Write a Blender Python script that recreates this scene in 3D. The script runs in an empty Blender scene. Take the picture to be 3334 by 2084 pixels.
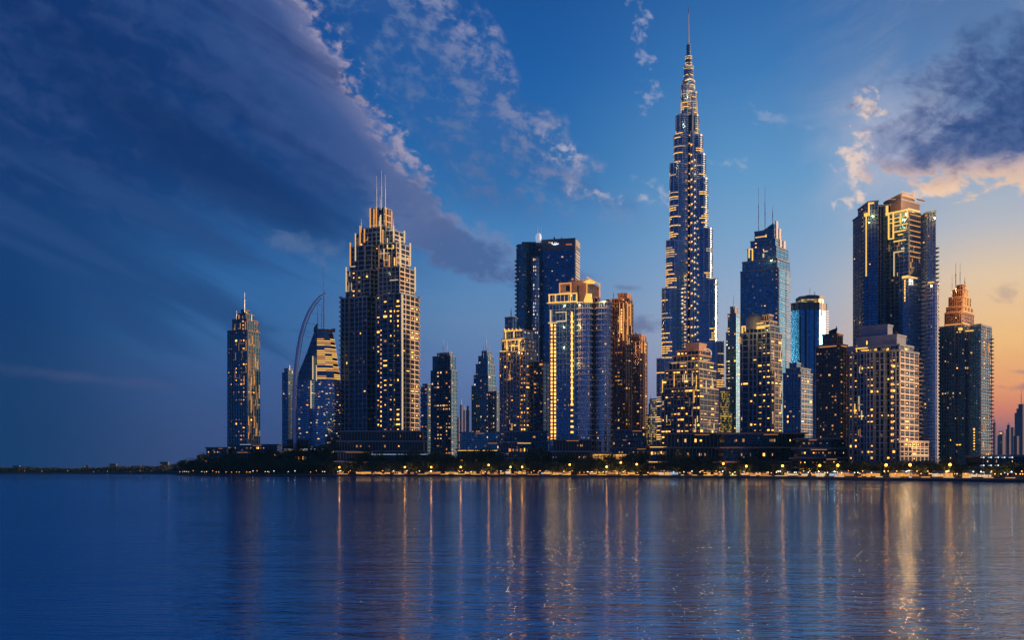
import bpy, math, random
from mathutils import Vector, Matrix
R = math.radians
sc = bpy.context.scene
COL = sc.collection

# ------------------------------------------------------------------ camera
CAMH, FPX, HX, HY = 12.0, 3600.0, 1667.0, 1532.0
cd = bpy.data.cameras.new('camera')
cam = bpy.data.objects.new('camera', cd); COL.objects.link(cam)
cam.location = (0, 0, CAMH); cam.rotation_euler = (R(90), 0, 0)
cd.sensor_width = 36.0; cd.lens = 36.0 * FPX / 3334.0
cd.shift_y = (HY - 1042.0) / 3334.0
cd.clip_start = 1.0; cd.clip_end = 60000.0
sc.camera = cam

# ------------------------------------------------------------------ colour management
sc.view_settings.view_transform = 'Standard'; sc.view_settings.look = 'None'
sc.view_settings.exposure = 0.0; sc.view_settings.gamma = 1.0
sc.render.engine = 'CYCLES'
cy = sc.cycles
cy.use_denoising = True
cy.max_bounces = 6; cy.diffuse_bounces = 2; cy.glossy_bounces = 4; cy.transmission_bounces = 2; cy.volume_bounces = 0
cy.transparent_max_bounces = 6
cy.caustics_reflective = True; cy.caustics_refractive = False
cy.sample_clamp_indirect = 12.0; cy.blur_glossy = 0.0

# ------------------------------------------------------------------ node helpers
def lin(c):
    return tuple(((v / 255.0) / 12.92 if v / 255.0 <= 0.04045 else ((v / 255.0 + 0.055) / 1.055) ** 2.4) for v in c[:3])

class NT:
    """short hand for wiring a node tree"""
    def __init__(s, tree): s.t = tree; s.n = tree.nodes; s.l = tree.links
    def _in(s, sock, v):
        if isinstance(v, bpy.types.NodeSocket): s.l.new(v, sock)
        elif v is not None:
            if isinstance(v, (tuple, list)) and len(v) == 3 and len(sock.default_value) == 4: v = tuple(v) + (1.0,)
            sock.default_value = v
    def m(s, op, a, b=None, c=None, clamp=False):
        n = s.n.new('ShaderNodeMath'); n.operation = op; n.use_clamp = clamp
        s._in(n.inputs[0], a)
        if b is not None: s._in(n.inputs[1], b)
        if c is not None: s._in(n.inputs[2], c)
        return n.outputs[0]
    def add(s, a, b): return s.m('ADD', a, b)
    def sub(s, a, b): return s.m('SUBTRACT', a, b)
    def mul(s, a, b): return s.m('MULTIPLY', a, b)
    def mr(s, v, a, b, c=0.0, d=1.0, smooth=True):
        n = s.n.new('ShaderNodeMapRange'); n.interpolation_type = 'SMOOTHSTEP' if smooth else 'LINEAR'
        s._in(n.inputs['Value'], v)
        for k, x in (('From Min', a), ('From Max', b), ('To Min', c), ('To Max', d)): s._in(n.inputs[k], x)
        return n.outputs[0]
    def vec(s, x, y, z=0.0):
        n = s.n.new('ShaderNodeCombineXYZ')
        for i, v in enumerate((x, y, z)): s._in(n.inputs[i], v)
        return n.outputs[0]
    def noise(s, v, scale, detail=4, rough=0.55, dist=0.0):
        n = s.n.new('ShaderNodeTexNoise'); n.noise_dimensions = '3D'
        s._in(n.inputs['Vector'], v); n.inputs['Scale'].default_value = scale
        n.inputs['Detail'].default_value = detail; n.inputs['Roughness'].default_value = rough
        n.inputs['Distortion'].default_value = dist
        return n.outputs['Fac']
    def mix(s, f, a, b):
        n = s.n.new('ShaderNodeMix'); n.data_type = 'RGBA'
        s._in(n.inputs[0], f); s._in(n.inputs[6], a); s._in(n.inputs[7], b)
        return n.outputs[2]
    def ramp(s, f, stops):
        n = s.n.new('ShaderNodeValToRGB'); n.color_ramp.interpolation = 'LINEAR'
        e = n.color_ramp.elements
        while len(e) > 1: e.remove(e[0])
        e[0].position = stops[0][0]; e[0].color = tuple(stops[0][1]) + (1.0,)
        for p, c in stops[1:]:
            x = e.new(p); x.color = tuple(c) + (1.0,)
        s._in(n.inputs[0], f)
        return n.outputs[0]

# ------------------------------------------------------------------ sky: dusk gradient by azimuth and elevation, with cloud layers
SUN_AZ, SUN_EL = 87.0, 5.0
w = bpy.data.worlds.new('World'); sc.world = w; w.use_nodes = True
T = NT(w.node_tree); T.n.clear()
tc = T.n.new('ShaderNodeTexCoord'); sx = T.n.new('ShaderNodeSeparateXYZ'); T.l.new(tc.outputs['Generated'], sx.inputs[0])
dx, dy, dz = sx.outputs
az = T.m('ARCTAN2', dx, dy)                      # radians, 0 = north, clockwise
el = T.m('ARCSINE', dz)
# tenths of a milliradian-like units: U grows with azimuth, V falls with elevation
U = T.m('MULTIPLY_ADD', az, 3600.0, 1667.0)
E = T.mul(el, 3600.0)                            # elevation units above the horizon
V = T.sub(1532.0, E)
EM = 3000.0
def column(st):                                  # st: (height units above horizon, sRGB)
    return T.ramp(T.mul(E, 1.0 / EM), [(max(0.0, min(1.0, e / EM)), lin(c)) for e, c in sorted(st)])
def col_y(st): return column([(1532 - y, c) for y, c in st] )
cols = [
 (-180, col_y([(-1400,(6,20,58)), (0,(9,32,82)), (700,(22,58,118)), (1100,(52,90,150)), (1400,(84,108,160)), (1532,(70,84,128))])),
 (-60,  col_y([(-1400,(6,22,64)), (0,(12,40,92)), (700,(18,50,104)), (1300,(24,54,104)), (1532,(28,52,96))])),
 (-25,  col_y([(-1400,(4,28,75)), (0,(6,46,104)), (300,(6,46,104)), (700,(12,60,120)), (1100,(6,52,110)), (1400,(8,52,104)), (1532,(12,54,104))])),
 (-13,  col_y([(-1400,(8,28,75)), (0,(16,68,140)), (500,(28,90,160)), (900,(48,104,166)), (1100,(54,102,160)), (1250,(60,90,148)), (1400,(60,82,134)), (1532,(60,76,126))])),
 (0,    col_y([(-1400,(8,30,80)), (0,(22,78,148)), (300,(30,94,166)), (600,(46,112,176)), (850,(82,138,194)), (1050,(104,140,184)), (1200,(100,128,180)), (1350,(88,110,162)), (1532,(68,90,140))])),
 (13,   col_y([(-1400,(12,36,86)), (0,(38,94,162)), (300,(62,122,184)), (600,(98,154,202)), (800,(128,168,206)), (1000,(158,178,206)), (1150,(176,178,196)), (1300,(160,156,182)), (1532,(108,108,146))])),
 (24,   col_y([(-1400,(20,42,90)), (0,(66,100,154)), (400,(104,138,184)), (650,(154,176,202)), (800,(188,190,198)), (950,(236,206,170)), (1150,(255,198,126)), (1280,(246,165,108)), (1350,(222,132,105)), (1420,(150,105,120)), (1532,(95,85,110))])),
 (38,   col_y([(-1400,(24,46,92)), (0,(90,115,160)), (500,(130,150,180)), (700,(215,190,180)), (900,(255,205,155)), (1100,(255,205,120)), (1300,(255,170,95)), (1400,(235,130,95)), (1532,(120,80,100))])),
 (60,   col_y([(-1400,(18,42,90)), (0,(64,104,160)), (600,(124,154,198)), (1000,(176,180,200)), (1300,(212,168,156)), (1532,(120,90,110))])),
 (85,   col_y([(-1400,(16,38,86)), (0,(60,92,145)), (600,(104,132,180)), (1000,(146,156,190)), (1300,(180,150,155)), (1532,(100,86,112))])),
 (130,  col_y([(-1400,(8,26,68)), (0,(18,50,108)), (700,(44,84,142)), (1100,(80,112,168)), (1400,(104,112,158)), (1532,(72,80,120))])),
 (180,  col_y([(-1400,(6,20,58)), (0,(9,32,82)), (700,(22,58,118)), (1100,(52,90,150)), (1400,(84,108,160)), (1532,(70,84,128))])),
]
azd = T.mul(az, 180 / math.pi)
sky = cols[0][1]
for (a0, _), (a1, c) in zip(cols, cols[1:]):
    sky = T.mix(T.mr(azd, float(a0), float(a1), 0, 1, smooth=True), sky, c)

UV = T.vec(U, V)
def aniso(ang, sx_, sy_, off=(0, 0)):            # turned and stretched cloud coordinates
    c, s = math.cos(R(ang)), math.sin(R(ang))
    a = T.add(T.mul(U, c / sx_), T.mul(V, s / sx_)); b = T.add(T.mul(U, -s / sy_), T.mul(V, c / sy_))
    return T.vec(T.add(a, float(off[0])), T.add(b, float(off[1])))
def ell(cx, cy_, rx, ry, ang=0):                 # 1 in the middle, 0 on the rim, negative outside
    c, s = math.cos(R(ang)), math.sin(R(ang))
    a = T.add(T.mul(U, c / rx), T.mul(V, s / rx)); a = T.sub(a, (cx * c + cy_ * s) / rx)
    b = T.add(T.mul(U, -s / ry), T.mul(V, c / ry)); b = T.sub(b, (-cx * s + cy_ * c) / ry)
    return T.sub(1.0, T.m('SQRT', T.add(T.mul(a, a), T.mul(b, b))))
def line(x0, y0, x1, y1):                        # signed distance, positive to the right of the line going down
    L = math.hypot(x1 - x0, y1 - y0); nx, ny = (y1 - y0) / L, -(x1 - x0) / L
    return T.sub(T.add(T.mul(U, nx), T.mul(V, ny)), x0 * nx + y0 * ny)
n_big = T.noise(aniso(28, 620, 190), 1.0, 4, 0.5)
n_str = T.noise(aniso(24, 900, 120, (3, 7)), 1.0, 4, 0.5, 0.4)
n_med = T.noise(aniso(35, 150, 110, (1, 2)), 1.0, 5, 0.55)
n_puf = T.noise(aniso(20, 46, 34, (5, 2)), 1.0, 5, 0.6, 0.3)
n_mid = T.noise(aniso(15, 95, 62, (9, 4)), 1.0, 6, 0.58, 0.3)
n_soft = T.noise(aniso(-25, 420, 200, (2, 9)), 1.0, 5, 0.6, 0.5)

# thin high veil on the far right
f = T.m('MULTIPLY', T.mr(ell(3150, 120, 750, 620, -30), -0.1, 0.7), T.mr(n_soft, 0.38, 0.72))
sky = T.mix(T.mul(f, 0.55), sky, lin((138, 152, 185)))
f = T.mul(T.mr(T.add(ell(2860, 560, 330, 260, -35), T.mul(T.sub(n_soft, 0.5), 1.6)), 0.0, 0.9), 0.5)
sky = T.mix(f, sky, lin((190, 190, 208)))
# altocumulus field between two slanting lines
fld = T.mul(T.mr(line(960, 0, 1390, 560), -20.0, 60.0), T.mr(T.add(line(1440, 0, 2010, 640), T.mul(T.sub(n_med, 0.5), 260.0)), 20.0, -40.0))
fld = T.mul(fld, T.mr(V, 760.0, 640.0))
near_edge = T.mr(line(1420, 0, 1990, 640), -260.0, -10.0)
cov = T.add(T.mul(n_mid, 0.62), T.mul(n_puf, 0.38))
thr = T.sub(0.485, T.mul(near_edge, 0.02))
f = T.mul(fld, T.mr(T.sub(cov, thr), -0.03, 0.15))
sky = T.mix(T.mul(f, 0.85), sky, T.mix(T.mul(near_edge, 0.8), lin((92, 118, 165)), lin((158, 158, 186))))
f = T.mul(T.mul(fld, T.mr(n_big, 0.35, 0.65)), 0.35)
sky = T.mix(f, sky, lin((62, 98, 158)))
# scattered puffs: streak beside the spire, flecks around the tall tower, bank of pale flecks low in the field
puffs = [(2085, 170, 60, 190, -4, 0.50), (2105, 380, 65, 95, 15, 0.5), (1835, 520, 125, 62, 28, 0.75), (1970, 660, 210, 42, 12, 0.55),
         (2160, 655, 120, 70, 30, 0.5), (2360, 570, 75, 55, 15, 0.5), (2740, 820, 40, 16, 10, 0.55), (2510, 450, 160, 40, 15, .25)]
dn = T.add(T.mul(T.sub(n_puf, 0.5), 2.6), T.mul(T.sub(n_mid, 0.5), 2.2))
for cx, cy_, rx, ry, a, k in puffs:
    f = T.mr(T.add(ell(cx, cy_, rx, ry, a), dn), 0.45, 1.3)
    sky = T.mix(T.mul(f, k), sky, lin((190, 188, 205)))
# warm flecks left of the tall right tower
for cx, cy_, rx, ry, a in [(2755, 580, 95, 130, 15), (2790, 450, 90, 80, 0), (2740, 700, 80, 50, -20), (2900, 720, 90, 35, -10), (2990, 700, 150, 40, -5)]:
    f = T.mr(T.add(ell(cx, cy_, rx, ry, a), dn), 0.35, 1.1)
    sky = T.mix(T.mul(f, 0.85), sky, lin((240, 212, 196)))
# big slanting bank on the left: body, dark streaks, pale lit rim
sd = T.add(line(950, 0, 1385, 590), T.add(T.mul(T.sub(n_mid, 0.5), -210.0), T.mul(T.sub(n_puf, 0.5), -170.0)))
sdl = T.add(line(950, 0, 1385, 590), T.mul(T.sub(n_big, 0.5), 160.0))
rim = T.mul(T.mr(sd, -95.0, -25.0), T.mr(n_puf, 0.45, 0.62))
low = T.mr(T.add(V, T.mul(T.sub(n_str, 0.5), 300.0)), 980.0, 560.0)
body = T.mul(T.mr(sd, 10.0, -60.0), low)
tone = T.ramp(T.mr(sdl, 0.0, -620.0, smooth=False), [(0.0, lin((168, 160, 184))), (0.07, lin((118, 124, 166))), (0.2, lin((66, 90, 146))), (0.38, lin((44, 74, 132))), (0.6, lin((20, 60, 122))), (1.0, lin((12, 52, 112)))])
tone = T.mix(T.mul(T.mr(n_str, 0.42, 0.62), 0.55), tone, lin((12, 46, 106)))
tone = T.mix(T.mul(T.mr(T.add(T.mul(n_mid, 0.6), T.mul(n_big, 0.4)), 0.42, 0.62), 0.28), tone, lin((70, 92, 146)))
tone = T.mix(T.mul(rim, 0.55), tone, lin((196, 180, 192)))
sky = T.mix(T.mul(body, 0.94), sky, tone)
# dark slanting streak under the bank and soft lighter bands below it
f = T.mr(T.add(ell(700, 560, 900, 175, 27), T.mul(T.sub(n_str, 0.5), 1.2)), 0.05, 0.8)
sky = T.mix(T.mul(f, 0.75), sky, lin((12, 46, 102)))
f = T.mul(T.mr(T.add(ell(420, 900, 1000, 420, 22), T.mul(T.sub(n_str, 0.5), 2.4)), 0.25, 0.95), 0.7)
sky = T.mix(f, sky, lin((20, 62, 120)))
f = T.mul(T.mul(T.mr(n_str, 0.46, 0.72), T.mr(ell(560, 950, 1100, 480, 22), 0.0, 0.6)), 0.5)
sky = T.mix(f, sky, lin((44, 76, 132)))
f = T.mr(T.add(ell(330, 1250, 460, 40, 5), T.mul(T.sub(n_soft, 0.5), 1.6)), 0.2, 1.0)
sky = T.mix(T.mul(f, 0.45), sky, lin((78, 84, 126)))
f = T.mr(T.add(ell(1000, 830, 240, 90, 15), T.mul(T.sub(n_mid, 0.5), 2.6)), 0.3, 1.1)
sky = T.mix(T.mul(f, 0.5), sky, lin((96, 118, 160)))
# purple-blue bank in the middle with a paler upper rim
f = T.mr(T.add(ell(1500, 825, 280, 95, 20), T.add(T.mul(T.sub(n_mid, 0.5), 1.5), T.mul(T.sub(n_puf, 0.5), 0.8))), 0.08, 0.62)
f2 = T.mr(T.add(ell(1490, 800, 280, 95, 20), T.add(T.mul(T.sub(n_mid, 0.5), 1.5), T.mul(T.sub(n_puf, 0.5), 0.8))), 0.02, 0.3)
sky = T.mix(T.mul(f2, 0.5), sky, lin((122, 132, 172)))
sky = T.mix(T.mul(f, 0.72), sky, lin((60, 92, 148)))
f = T.mr(T.add(ell(1330, 700, 220, 150, 35), T.add(T.mul(T.sub(n_mid, 0.5), 1.7), T.mul(T.sub(n_puf, 0.5), 0.6))), 0.05, 0.8)
sky = T.mix(T.mul(f, 0.75), sky, lin((88, 106, 154)))
# little violet clouds low in the middle and right
for cx, cy_, rx, ry, k in [(2085, 1060, 110, 45, .8), (2040, 945, 70, 16, .6), (1900, 905, 70, 20, .5), (3180, 1010, 55, 45, .35), (3260, 1290, 110, 16, .75), (3220, 1240, 50, 10, .4), (900, 1085, 60, 22, .35), (1000, 1090, 60, 14, .3)]:
    f = T.mr(T.add(ell(cx, cy_, rx, ry, 4), T.mul(dn, 0.6)), 0.1, 0.9)
    sky = T.mix(T.mul(f, k * 0.8), sky, lin((92, 98, 142)) if cx > 1200 else lin((40, 66, 118)))
# dark cumulus on the right with its glowing lower rim
dm = T.add(T.mul(T.sub(n_mid, 0.5), 1.5), T.mul(T.sub(n_soft, 0.5), 1.5))
g = T.add(ell(3260, 590, 520, 165, 4), dm)
f = T.mr(g, 0.02, 0.28)
sky = T.mix(T.mul(f, 0.78), sky, T.ramp(T.mr(V, 560.0, 730.0), [(0.0, lin((140, 150, 186))), (0.6, lin((232, 190, 168))), (1.0, lin((252, 208, 166)))]))
for cx, cy_, rx, ry, a, k in [(3260, 460, 470, 190, 8, 0.95), (3160, 560, 340, 120, -6, 0.9), (3230, 320, 320, 90, 20, 0.75)]:
    g = T.add(ell(cx, cy_, rx, ry, a), dm)
    f = T.mr(g, 0.0, 0.75)
    sky = T.mix(T.mul(f, k), sky, T.mix(T.mr(n_puf, 0.35, 0.7), lin((46, 76, 132)), lin((74, 98, 150))))

nish = T.n.new('ShaderNodeTexSky'); nish.sky_type = 'NISHITA'; nish.sun_disc = False
nish.sun_elevation = R(SUN_EL); nish.sun_rotation = R(SUN_AZ); nish.dust_density = 2.0
bg1 = T.n.new('ShaderNodeBackground'); T.l.new(nish.outputs[0], bg1.inputs[0]); bg1.inputs[1].default_value = 0.0012
bg2 = T.n.new('ShaderNodeBackground'); T.l.new(sky, bg2.inputs[0]); bg2.inputs[1].default_value = 1.0
ad = T.n.new('ShaderNodeAddShader'); T.l.new(bg1.outputs[0], ad.inputs[0]); T.l.new(bg2.outputs[0], ad.inputs[1])
wo = T.n.new('ShaderNodeOutputWorld'); T.l.new(ad.outputs[0], wo.inputs[0])
w.cycles.sampling_method = 'MANUAL'; w.cycles.sample_map_resolution = 512

# ------------------------------------------------------------------ low sun on the right
sd_ = bpy.data.lights.new('sun', 'SUN'); sd_.energy = 5.0; sd_.angle = R(1.5); sd_.color = (1.0, 0.58, 0.30)
sun = bpy.data.objects.new('sun', sd_); COL.objects.link(sun)
sv = Vector((math.sin(R(SUN_AZ)) * math.cos(R(SUN_EL)), math.cos(R(SUN_AZ)) * math.cos(R(SUN_EL)), math.sin(R(SUN_EL))))
sun.rotation_euler = sv.to_track_quat('Z', 'Y').to_euler(); sun.location = sv * 3000

# ------------------------------------------------------------------ materials
MATS = {}
def pmat(name, base, rough=0.6, metal=0.0, emit=None, estr=0.0, var=0.0, vscale=0.2, spec=0.5, bump=0.0):
    m = bpy.data.materials.new(name); m.use_nodes = True; t = NT(m.node_tree); b = t.n['Principled BSDF']
    b.inputs['Roughness'].default_value = rough; b.inputs['Metallic'].default_value = metal
    b.inputs['Specular IOR Level'].default_value = spec
    if var > 0:
        g = t.n.new('ShaderNodeNewGeometry')
        f = t.noise(g.outputs['Position'], vscale, 4, 0.6)
        c = t.mix(t.mr(f, 0.3, 0.7), tuple(x * (1 - var) for x in base), tuple(min(1, x * (1 + var)) for x in base))
        t.l.new(c, b.inputs['Base Color'])
        if bump > 0:
            bp = t.n.new('ShaderNodeBump'); bp.inputs['Strength'].default_value = bump; bp.inputs['Distance'].default_value = 1.0
            t.l.new(f, bp.inputs['Height']); t.l.new(bp.outputs[0], b.inputs['Normal'])
    else: b.inputs['Base Color'].default_value = tuple(base) + (1,)
    if emit:
        b.inputs['Emission Color'].default_value = tuple(emit) + (1,); b.inputs['Emission Strength'].default_value = estr
    MATS[name] = m; return m

# ------------------------------------------------------------------ water
def water_material():
    m = bpy.data.materials.new('sea_water'); m.use_nodes = True; t = NT(m.node_tree); t.n.clear()
    out = t.n.new('ShaderNodeOutputMaterial'); mx = t.n.new('ShaderNodeMixShader'); gl = t.n.new('ShaderNodeBsdfGlossy'); df = t.n.new('ShaderNodeBsdfDiffuse'); fr = t.n.new('ShaderNodeFresnel')
    fr.inputs['IOR'].default_value = 2.2; gl.inputs['Color'].default_value = (0.64, 0.84, 1.0, 1); df.inputs['Color'].default_value = (0.0, 0.18, 0.62, 1)
    t.l.new(fr.outputs[0], mx.inputs[0]); t.l.new(df.outputs[0], mx.inputs[1]); t.l.new(gl.outputs[0], mx.inputs[2]); t.l.new(mx.outputs[0], out.inputs[0])
    g = t.n.new('ShaderNodeNewGeometry'); s = t.n.new('ShaderNodeSeparateXYZ'); t.l.new(g.outputs['Position'], s.inputs[0])
    X, Y = s.outputs[0], s.outputs[1]
    def wn(sx_, sy_, off, det, ang=0.0):
        c, q = math.cos(R(ang)), math.sin(R(ang))
        a = t.add(t.mul(X, c / sx_), t.mul(Y, q / sx_)); bb = t.add(t.mul(X, -q / sy_), t.mul(Y, c / sy_))
        return t.noise(t.vec(a, bb, off), 1.0, det, 0.6, 0.2)
    h = t.mul(wn(1.9, 0.85, 0.0, 3, 6), WAVE_A)
    h = t.add(h, t.mul(wn(6.5, 2.6, 3.1, 3, -9), WAVE_B))
    h = t.add(h, t.mul(wn(60.0, 16.0, 7.7, 3, 4), WAVE_C))
    bp = t.n.new('ShaderNodeBump'); bp.inputs['Strength'].default_value = 1.0; bp.inputs['Distance'].default_value = 1.0
    t.l.new(h, bp.inputs['Height']); t.l.new(bp.outputs[0], gl.inputs['Normal']); t.l.new(bp.outputs[0], fr.inputs['Normal'])
    # wind lanes: slightly rougher and smoother patches
    p = wn(420.0, 90.0, 1.3, 3)
    t.l.new(t.mr(p, 0.35, 0.65, 0.03, 0.07), gl.inputs['Roughness'])
    return m
WAVE_A, WAVE_B, WAVE_C = 0.10, 0.22, 0.6
def sheet(name, pts, mat, kind='structure'):
    me = bpy.data.meshes.new(name); me.from_pydata(pts, [], [tuple(range(len(pts)))]); me.update()
    me.materials.append(mat)
    o = bpy.data.objects.new(name, me); COL.objects.link(o); o['kind'] = kind; return o
sheet('sea_water', [(-9000, -300, 0), (9000, -300, 0), (22000, 30000, 0), (-22000, 30000, 0)], water_material())

# ------------------------------------------------------------------ mesh helpers
GZ = 5.0                                          # level of the built-up ground above the sea
def WP(x, Y): return ((x - HX) / FPX * Y, Y)      # plan position for a bearing and a depth
def ZH(y, Y): return CAMH + (HY - y) / FPX * Y    # height seen at a given rise

class MB:
    def __init__(s): s.v = []; s.f = []; s.uv = []
    def face(s, pts, uv=None):
        n = len(s.v); s.v += [tuple(p) for p in pts]; s.f.append(tuple(range(n, n + len(pts))))
        s.uv.append(uv if uv else [(0.0, 0.0)] * len(pts))
    def prism(s, poly, z0, z1, top=None):
        """vertical prism; top = list of z for each corner if the roof slopes"""
        n = len(poly); zt = top if top else [z1] * n
        u = 0.0
        for i in range(n):
            a, b = poly[i], poly[(i + 1) % n]; L = math.hypot(b[0] - a[0], b[1] - a[1])
            j = (i + 1) % n
            s.face([(a[0], a[1], z0), (b[0], b[1], z0), (b[0], b[1], zt[j]), (a[0], a[1], zt[i])], [(u, z0), (u + L, z0), (u + L, zt[j]), (u, zt[i])])
            u += L + 7.3
        s.face([(p[0], p[1], z) for p, z in zip(poly, zt)])
        s.face([(p[0], p[1], z0) for p in reversed(poly)])
    def loft(s, polys, zs):
        n = len(polys[0])
        for k in range(len(zs) - 1):
            u = 0.0
            for i in range(n):
                a, b = polys[k][i], polys[k][(i + 1) % n]; c, d = polys[k + 1][(i + 1) % n], polys[k + 1][i]
                L = math.hypot(b[0] - a[0], b[1] - a[1])
                s.face([(a[0], a[1], zs[k]), (b[0], b[1], zs[k]), (c[0], c[1], zs[k + 1]), (d[0], d[1], zs[k + 1])], [(u, zs[k]), (u + L, zs[k]), (u + L, zs[k + 1]), (u, zs[k + 1])])
                u += L
        s.face([(p[0], p[1], zs[-1]) for p in polys[-1]]); s.face([(p[0], p[1], zs[0]) for p in reversed(polys[0])])
    def wallbox(s, p, q, n, d0, d1, z0, z1):
        """box on a wall from plan point p to q, between offsets d0 and d1 along the outward normal n"""
        P = [(p[0] + n[0] * d0, p[1] + n[1] * d0), (p[0] + n[0] * d1, p[1] + n[1] * d1), (q[0] + n[0] * d1, q[1] + n[1] * d1), (q[0] + n[0] * d0, q[1] + n[1] * d0)]
        s.prism(P, z0, z1)
    def tube(s, pts, rads, n=8, cap=True):
        rings = []
        for i, p in enumerate(pts):
            a = Vector(pts[max(0, i - 1)]); b = Vector(pts[min(len(pts) - 1, i + 1)]); t = (b - a).normalized()
            up = Vector((0, 1, 0)) if abs(t.y) < 0.9 else Vector((1, 0, 0))
            e1 = t.cross(up).normalized(); e2 = t.cross(e1)
            rings.append([Vector(p) + (e1 * math.cos(2 * math.pi * k / n) + e2 * math.sin(2 * math.pi * k / n)) * rads[i] for k in range(n)])
        for a, b in zip(rings, rings[1:]):
            for k in range(n): s.face([a[k], a[(k + 1) % n], b[(k + 1) % n], b[k]])
        if cap: s.face(list(reversed(rings[0]))); s.face(rings[-1])
    def build(s, name, mat, parent=None, org=(0, 0, 0), smooth=False):
        me = bpy.data.meshes.new(name)
        me.from_pydata([(x - org[0], y - org[1], z - org[2]) for x, y, z in s.v], [], s.f)
        uvl = me.uv_layers.new(name='UVMap')
        flat = [c for f in s.uv for p in f for c in p]
        uvl.data.foreach_set('uv', flat)
        me.materials.append(mat)
        if smooth:
            me.polygons.foreach_set('use_smooth', [True] * len(me.polygons))
        me.update()
        o = bpy.data.objects.new(name, me); COL.objects.link(o)
        if parent: o.parent = parent
        return o

def nrm(p, q):
    dx_, dy_ = q[0] - p[0], q[1] - p[1]; L = math.hypot(dx_, dy_) or 1e-9
    return (dy_ / L, -dx_ / L)
def offset(poly, d):
    out = []; n = len(poly)
    for i in range(n):
        a, b, c = poly[i - 1], poly[i], poly[(i + 1) % n]
        n1, n2 = nrm(a, b), nrm(b, c)
        k = 1 + n1[0] * n2[0] + n1[1] * n2[1]
        if k < 0.3: k = 0.3
        out.append((b[0] + (n1[0] + n2[0]) / k * d, b[1] + (n1[1] + n2[1]) / k * d))
    return out
def lerp(p, q, t): return (p[0] + (q[0] - p[0]) * t, p[1] + (q[1] - p[1]) * t)
def crenel(poly, e, strips):
    """push strips (f0, f1, depth) of edge e outward or inward"""
    p, q = poly[e], poly[(e + 1) % len(poly)]; n = nrm(p, q); out = list(poly[:e + 1])
    for f0, f1, d in strips:
        a, b = lerp(p, q, f0), lerp(p, q, f1)
        A = (a[0] + n[0] * d, a[1] + n[1] * d); Bq = (b[0] + n[0] * d, b[1] + n[1] * d)
        if f0 > 0.001: out.append(a)
        else: out.pop()
        out += [A, Bq]
        if f1 < 0.999: out.append(b)
    r = list(poly[e + 1:])
    if strips and strips[-1][1] > 0.999 and r: r = r[1:] if e + 1 < len(poly) else r
    return out + r

# ------------------------------------------------------------------ facade materials
def glass(name, tint, rough=0.12, fh=4.2, bw=3.0, dim=0.025, dimc=(1.0, 0.62, 0.28), dims=0.12, metal=0.85, span=0.28, tilt=0.02):
    m = bpy.data.materials.new(name); m.use_nodes = True; t = NT(m.node_tree); b = t.n['Principled BSDF']
    uv = t.n.new('ShaderNodeUVMap'); s = t.n.new('ShaderNodeSeparateXYZ'); t.l.new(uv.outputs[0], s.inputs[0])
    u = t.mul(s.outputs[0], 1 / bw); v = t.mul(s.outputs[1], 1 / fh)
    cell = t.vec(t.m('FLOOR', u), t.m('FLOOR', v), 1.0)
    wn = t.n.new('ShaderNodeTexWhiteNoise'); wn.noise_dimensions = '3D'; t.l.new(cell, wn.inputs['Vector'])
    r = wn.outputs['Value']
    fv = t.m('FRACT', v); fu = t.m('FRACT', u)
    sp = t.m('LESS_THAN', fv, span); mu = t.m('LESS_THAN', fu, 0.12)
    dark = t.m('MAXIMUM', sp, mu)
    c = t.mix(r, tuple(x * 0.62 for x in tint), tuple(min(1, x * 1.2) for x in tint))
    c = t.mix(t.mul(dark, 0.6), c, tuple(x * 0.35 for x in tint))
    t.l.new(c, b.inputs['Base Color']); b.inputs['Metallic'].default_value = metal
    t.l.new(t.m('MULTIPLY_ADD', dark, 0.3, rough), b.inputs['Roughness'])
    g = t.n.new('ShaderNodeNewGeometry')
    vs = t.n.new('ShaderNodeVectorMath'); vs.operation = 'SUBTRACT'; t.l.new(wn.outputs['Color'], vs.inputs[0]); vs.inputs[1].default_value = (0.5, 0.5, 0.5)
    vm = t.n.new('ShaderNodeVectorMath'); vm.operation = 'SCALE'; t.l.new(vs.outputs[0], vm.inputs[0]); vm.inputs['Scale'].default_value = tilt
    va = t.n.new('ShaderNodeVectorMath'); va.operation = 'ADD'; t.l.new(g.outputs['Normal'], va.inputs[0]); t.l.new(vm.outputs[0], va.inputs[1])
    vn = t.n.new('ShaderNodeVectorMath'); vn.operation = 'NORMALIZE'; t.l.new(va.outputs[0], vn.inputs[0]); t.l.new(vn.outputs[0], b.inputs['Normal'])
    # rooms with a lamp on behind the pane
    wn2 = t.n.new('ShaderNodeTexWhiteNoise'); wn2.noise_dimensions = '3D'
    t.l.new(t.vec(t.m('FLOOR', u), t.m('FLOOR', v), 9.0), wn2.inputs['Vector'])
    onn = t.m('LESS_THAN', wn2.outputs['Value'], dim)
    b.inputs['Emission Color'].default_value = tuple(dimc) + (1,)
    t.l.new(t.mul(t.mul(onn, t.m('SUBTRACT', 1.0, dark)), t.mul(t.m('ADD', r, 0.3), dims)), b.inputs['Emission Strength'])
    m.cycles.emission_sampling = 'NONE'
    MATS[name] = m; return m
glass('navy_glass', (0.06, 0.23, 0.45)); glass('teal_glass', (0.06, 0.26, 0.42)); glass('deep_glass', (0.02, 0.06, 0.12), dim=0.02)
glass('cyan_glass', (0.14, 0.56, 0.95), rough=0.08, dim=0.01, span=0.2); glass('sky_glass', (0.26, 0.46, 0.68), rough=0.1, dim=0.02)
glass('brown_glass', (0.10, 0.08, 0.12), dim=0.06); glass('grey_glass', (0.08, 0.16, 0.26), dim=0.05)
pmat('night_glass', (0.012, 0.018, 0.03), 0.35)
glass('blue_glass', (0.09, 0.36, 0.62), rough=0.12)
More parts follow.
